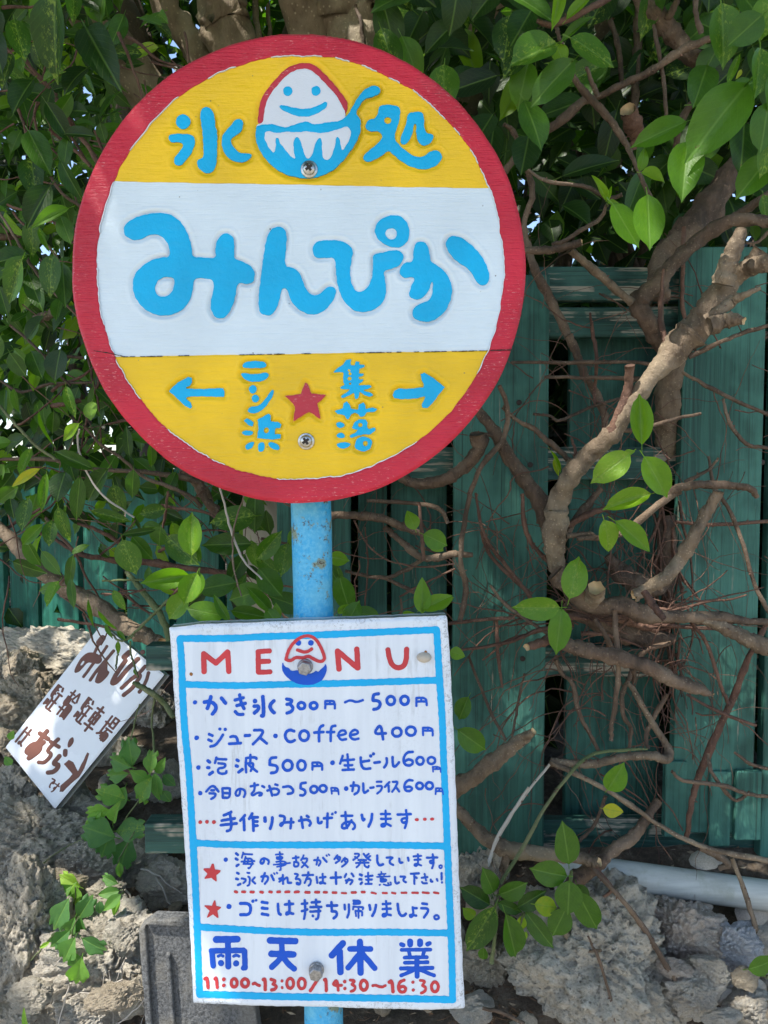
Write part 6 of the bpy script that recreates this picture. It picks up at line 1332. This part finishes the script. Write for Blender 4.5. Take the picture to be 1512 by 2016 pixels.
while cnt < 190:
    px, py = rnd.uniform(-70, 640), rnd.uniform(-60, 1240)
    if px > 330 and py < 880: continue
    if py > 930 and (rnd.random() < .45 or px > 560): continue
    if py > 1120 and px < 200: continue
    sz = rnd.uniform(34, 74); px_leaf(bush, px, py, sz, sz * rnd.uniform(.35, .6), rnd.gauss(100, 60), rnd.uniform(.84, 1.12), pick_tint(.34, .11, .12), tilt=rnd.uniform(-.6, .6), face=(rnd.uniform(-.7, .7), -1, rnd.uniform(-.3, 1))); cnt += 1
mass = []
for i in range(5200):
    px, py = rnd.uniform(-320, 900), rnd.uniform(-250, 1120); y = rnd.uniform(1.0, 1.55)
    if py > 900 and rnd.random() < (py - 900) / 190: continue
    if py > 880 and px > 560: continue
    if py < 260 and px > 240 and (rnd.random() < .97 or px > 300): continue
    if noise.noise(Vector((px * .011, py * .011, 3))) < -.34: continue
    p = W(px, py, y); a = R(rnd.gauss(100, 60))
    mass.append((p, (math.cos(a), rnd.uniform(-.6, .6), -math.sin(a)), (rnd.gauss(0, .6), -1, rnd.gauss(.4, .5)), rnd.uniform(.03, .055), rnd.uniform(.015, .028), pick_tint(.31, .1, .10)))
leaf_mass('foliage', bush, mass)
P = []; F = []
for i in range(150):
    px, py = rnd.uniform(-40, 560), rnd.uniform(0, 1240)
    rows = wander(px, py, rnd.uniform(.84, 1.2), rnd.gauss(.6, .7), rnd.uniform(80, 320), rnd.choice([1.3, 1.8, 2.6, 3.6]), .15)
    add_tube([(r[0], max(r[1], .80), r[2], r[3]) for r in rows], 5)
build('twigs', P, F, M['bark_red'], bush, kind='stuff')

# ---- broad leaved seedling at the foot of the fence, right of the menu board
seed = thing('broadleaf_seedling', 'low plant with broad glossy leaves in front of the big stone beside the menu board', 'plant', W(985, 1860, .82))
for x, y_, L, Wd, ang, y, t in ((590,255,225,128,-100,.76,.36),(508,390,178,130,188,.765,.36),(602,508,172,138,92,.755,.36),(690,570,255,125,63,.765,.42),(500,542,115,92,12,.78,.86),(558,620,160,120,112,.775,.38),(235,425,152,96,-112,.775,.36),(350,465,152,108,-28,.77,.38),(172,495,160,100,206,.78,.34),(198,650,250,132,122,.76,.34),(338,680,255,116,76,.755,.36),(435,510,160,95,-32,.785,.30),(335,550,130,62,22,.79,.42),(470,655,220,92,52,.78,.38),(385,620,75,50,95,.78,.85),(212,760,75,50,90,.79,.5),(145,570,80,60,-140,.79,.7),(400,680,50,26,110,.78,.8),(1490,810,150,100,-15,.76,.52),(660,500,150,90,70,.79,.34)):
    px_leaf(seed, 860 + x / 2.319, 1550 + y_ / 2.319, L / 2.319, Wd / 2.319, ang, y, t, 'fig')
for s in ("268 520 7/270 600 8/262 700 10/250 800 12", "615 380 6/610 440 8/590 540 8/560 660 8", "400 570 5/380 640 6/340 760 7", "275 500 6/300 470 5", "255 510 7/220 430 5", "1512 870 8/1470 840 7/1440 815 4"):
    branch(seed, ZE, [strip(q) for q in s.split('/')], .775, .79, 'stem_green', 'stem')
# ---- soft lobed plant among the stones on the left
soft = thing('lobed_plant', 'soft pale green plant with lobed leaves hanging over the stones below the small tilted sign', 'plant', W(230, 1700, .95))
def softy(px, py): return max(.72, min(hit(px, py) - .105, .98))
for reg, x, y_, L, Wd, ang, t in ((ZS,970,1140,200,160,-100,.52),(ZS,895,1215,190,130,196,.5),(ZS,1128,1210,170,115,-84,.5),(ZS,1195,1240,150,80,-60,.56),(ZS,1040,1312,170,110,35,.62),(ZS,875,1305,170,120,172,.46),(ZS,1078,1420,200,150,118,.48),(ZS,1170,1400,210,110,82,.5),(ZS,830,1455,210,160,205,.5),(ZS,900,1490,210,120,110,.5),
   ((0,1550,3.78),740,335,240,230,200,.42),((0,1550,3.78),790,420,210,190,112,.44),((0,1550,3.78),965,315,240,180,-12,.42),((0,1550,3.78),930,485,220,200,108,.44),((0,1550,3.78),735,185,170,130,180,.7),((0,1550,3.78),860,185,180,100,-72,.58),((0,1550,3.78),700,240,150,110,130,.68),((0,1550,3.78),890,620,130,62,92,.5),((0,1550,3.78),822,690,130,90,-160,.52),((0,1550,3.78),805,785,160,90,172,.52),((0,1550,3.78),830,860,170,90,140,.62),((0,1550,3.78),865,890,130,60,105,.66),
   ((0,1550,3.78),520,700,170,120,-150,.86),((0,1550,3.78),440,790,210,170,150,.58),((0,1550,3.78),560,800,150,120,90,.66),((0,1550,3.78),455,940,230,180,116,.36),((0,1550,3.78),630,900,190,150,-58,.42),((0,1550,3.78),530,1042,190,120,112,.5),((0,1550,3.78),612,1050,160,90,80,.42),((0,1550,3.78),450,1125,170,150,140,.4),((0,1550,3.78),515,1205,210,180,116,.48),((0,1550,3.78),585,1370,210,180,104,.66),((0,1550,3.78),690,1170,200,160,20,.26),((0,1550,3.78),565,1280,140,120,80,.4),((0,1550,3.78),742,900,100,70,90,.28),
   ((0,1550,3.78),240,860,270,190,86,.44),((0,1550,3.78),182,750,200,90,98,.5),((0,1550,3.78),185,605,130,60,-130,.56),((0,1550,3.78),190,1720,170,50,-98,.7),((0,1550,3.78),330,1175,90,34,150,.75),(ZS,1240,1470,110,90,60,.3),(ZS,1260,1350,120,90,40,.3),(ZS,60,1200,80,70,-120,.5),(ZS,85,1010,80,60,-60,.5)):
    px, py = reg[0] + x / reg[2], reg[1] + y_ / reg[2]
    px_leaf(soft, px, py, L / reg[2] * 1.05, Wd / reg[2], ang, softy(px, py) + rnd.uniform(-.012, .012), t, 'lobed' if L > 120 and Wd / L > .6 else 'pointed', 'leaf_soft')
for s in ("640 370 4/450 470 5/330 560 5/250 660 5/245 740 4", "850 320 4/700 370 3/640 400 3", "1000 330 4/880 560 5/910 700 5/950 850 5/1090 1010 6", "400 1090 5/330 1175 6/230 1290 5", "590 960 4/530 1100 5/600 1300 4", "560 740 4/560 830 4/530 950 4", "1100 0 5/960 200 5/870 330 4"):
    a = [strip(q) for q in s.split('/')]; y = softy(a[1][0] / 3.78, 1550 + a[1][1] / 3.78)
    branch(soft, (0, 1550, 3.78), a, y, y + .01, 'stem_green', 'stem')
# pale bare runners trailing over the stones
P = []; F = []
for i in range(34):
    if i < 34: px, py = rnd.uniform(120, 330), rnd.uniform(1640, 1950)
    else: px, py = rnd.uniform(900, 1510), rnd.uniform(1700, 2000)
    y = hit(px, py) - .08; rows = wander(px, py, y, R(100) + rnd.gauss(0, .5), rnd.uniform(80, 260), rnd.choice([1.0, 1.5, 2.2]), .15)
    add_tube([(r[0], y + rnd.uniform(-.002, .002), r[2], r[3]) for r in rows], 4)
o = build('bare_runners', P, F, M['dead'], None, kind='stuff'); tag(o, 'thin pale bare runners trailing over the stones', 'dry stems')
# green sprig dangling over the small sign
sprig = thing('green_vine', 'thin green vine twig hanging in front of the small tilted sign', 'vine', W(275, 1360, .84))
for s in ("800 210 8/860 290 8/900 310 8/960 290 7/1000 270 6", "880 300 6/880 380 7/870 450 7/862 520 6", "970 310 7/980 420 7/1010 520 8/1030 580 6", "990 620 16/1050 650 22/1130 700 24/1220 770 24/1290 880 22", "1150 740 8/1130 900 8/1150 1140 8", "1040 780 6/1010 880 6/970 1050 6", "950 290 10/1040 215 10/1150 100 10/1260 0 10"):
    branch(sprig, ZS, [strip(q) for q in s.split('/')], .84, .83, 'stem_green', 'stem')
for x, y_, L, Wd, ang in ((810,240,130,36,60),(905,270,100,40,45),(880,360,110,42,95),(1010,545,60,26,60)):
    px_leaf(sprig, x / 3.78, 1180 + y_ / 3.78, L / 3.78, Wd / 3.78, ang, .835, .46, 'pointed')
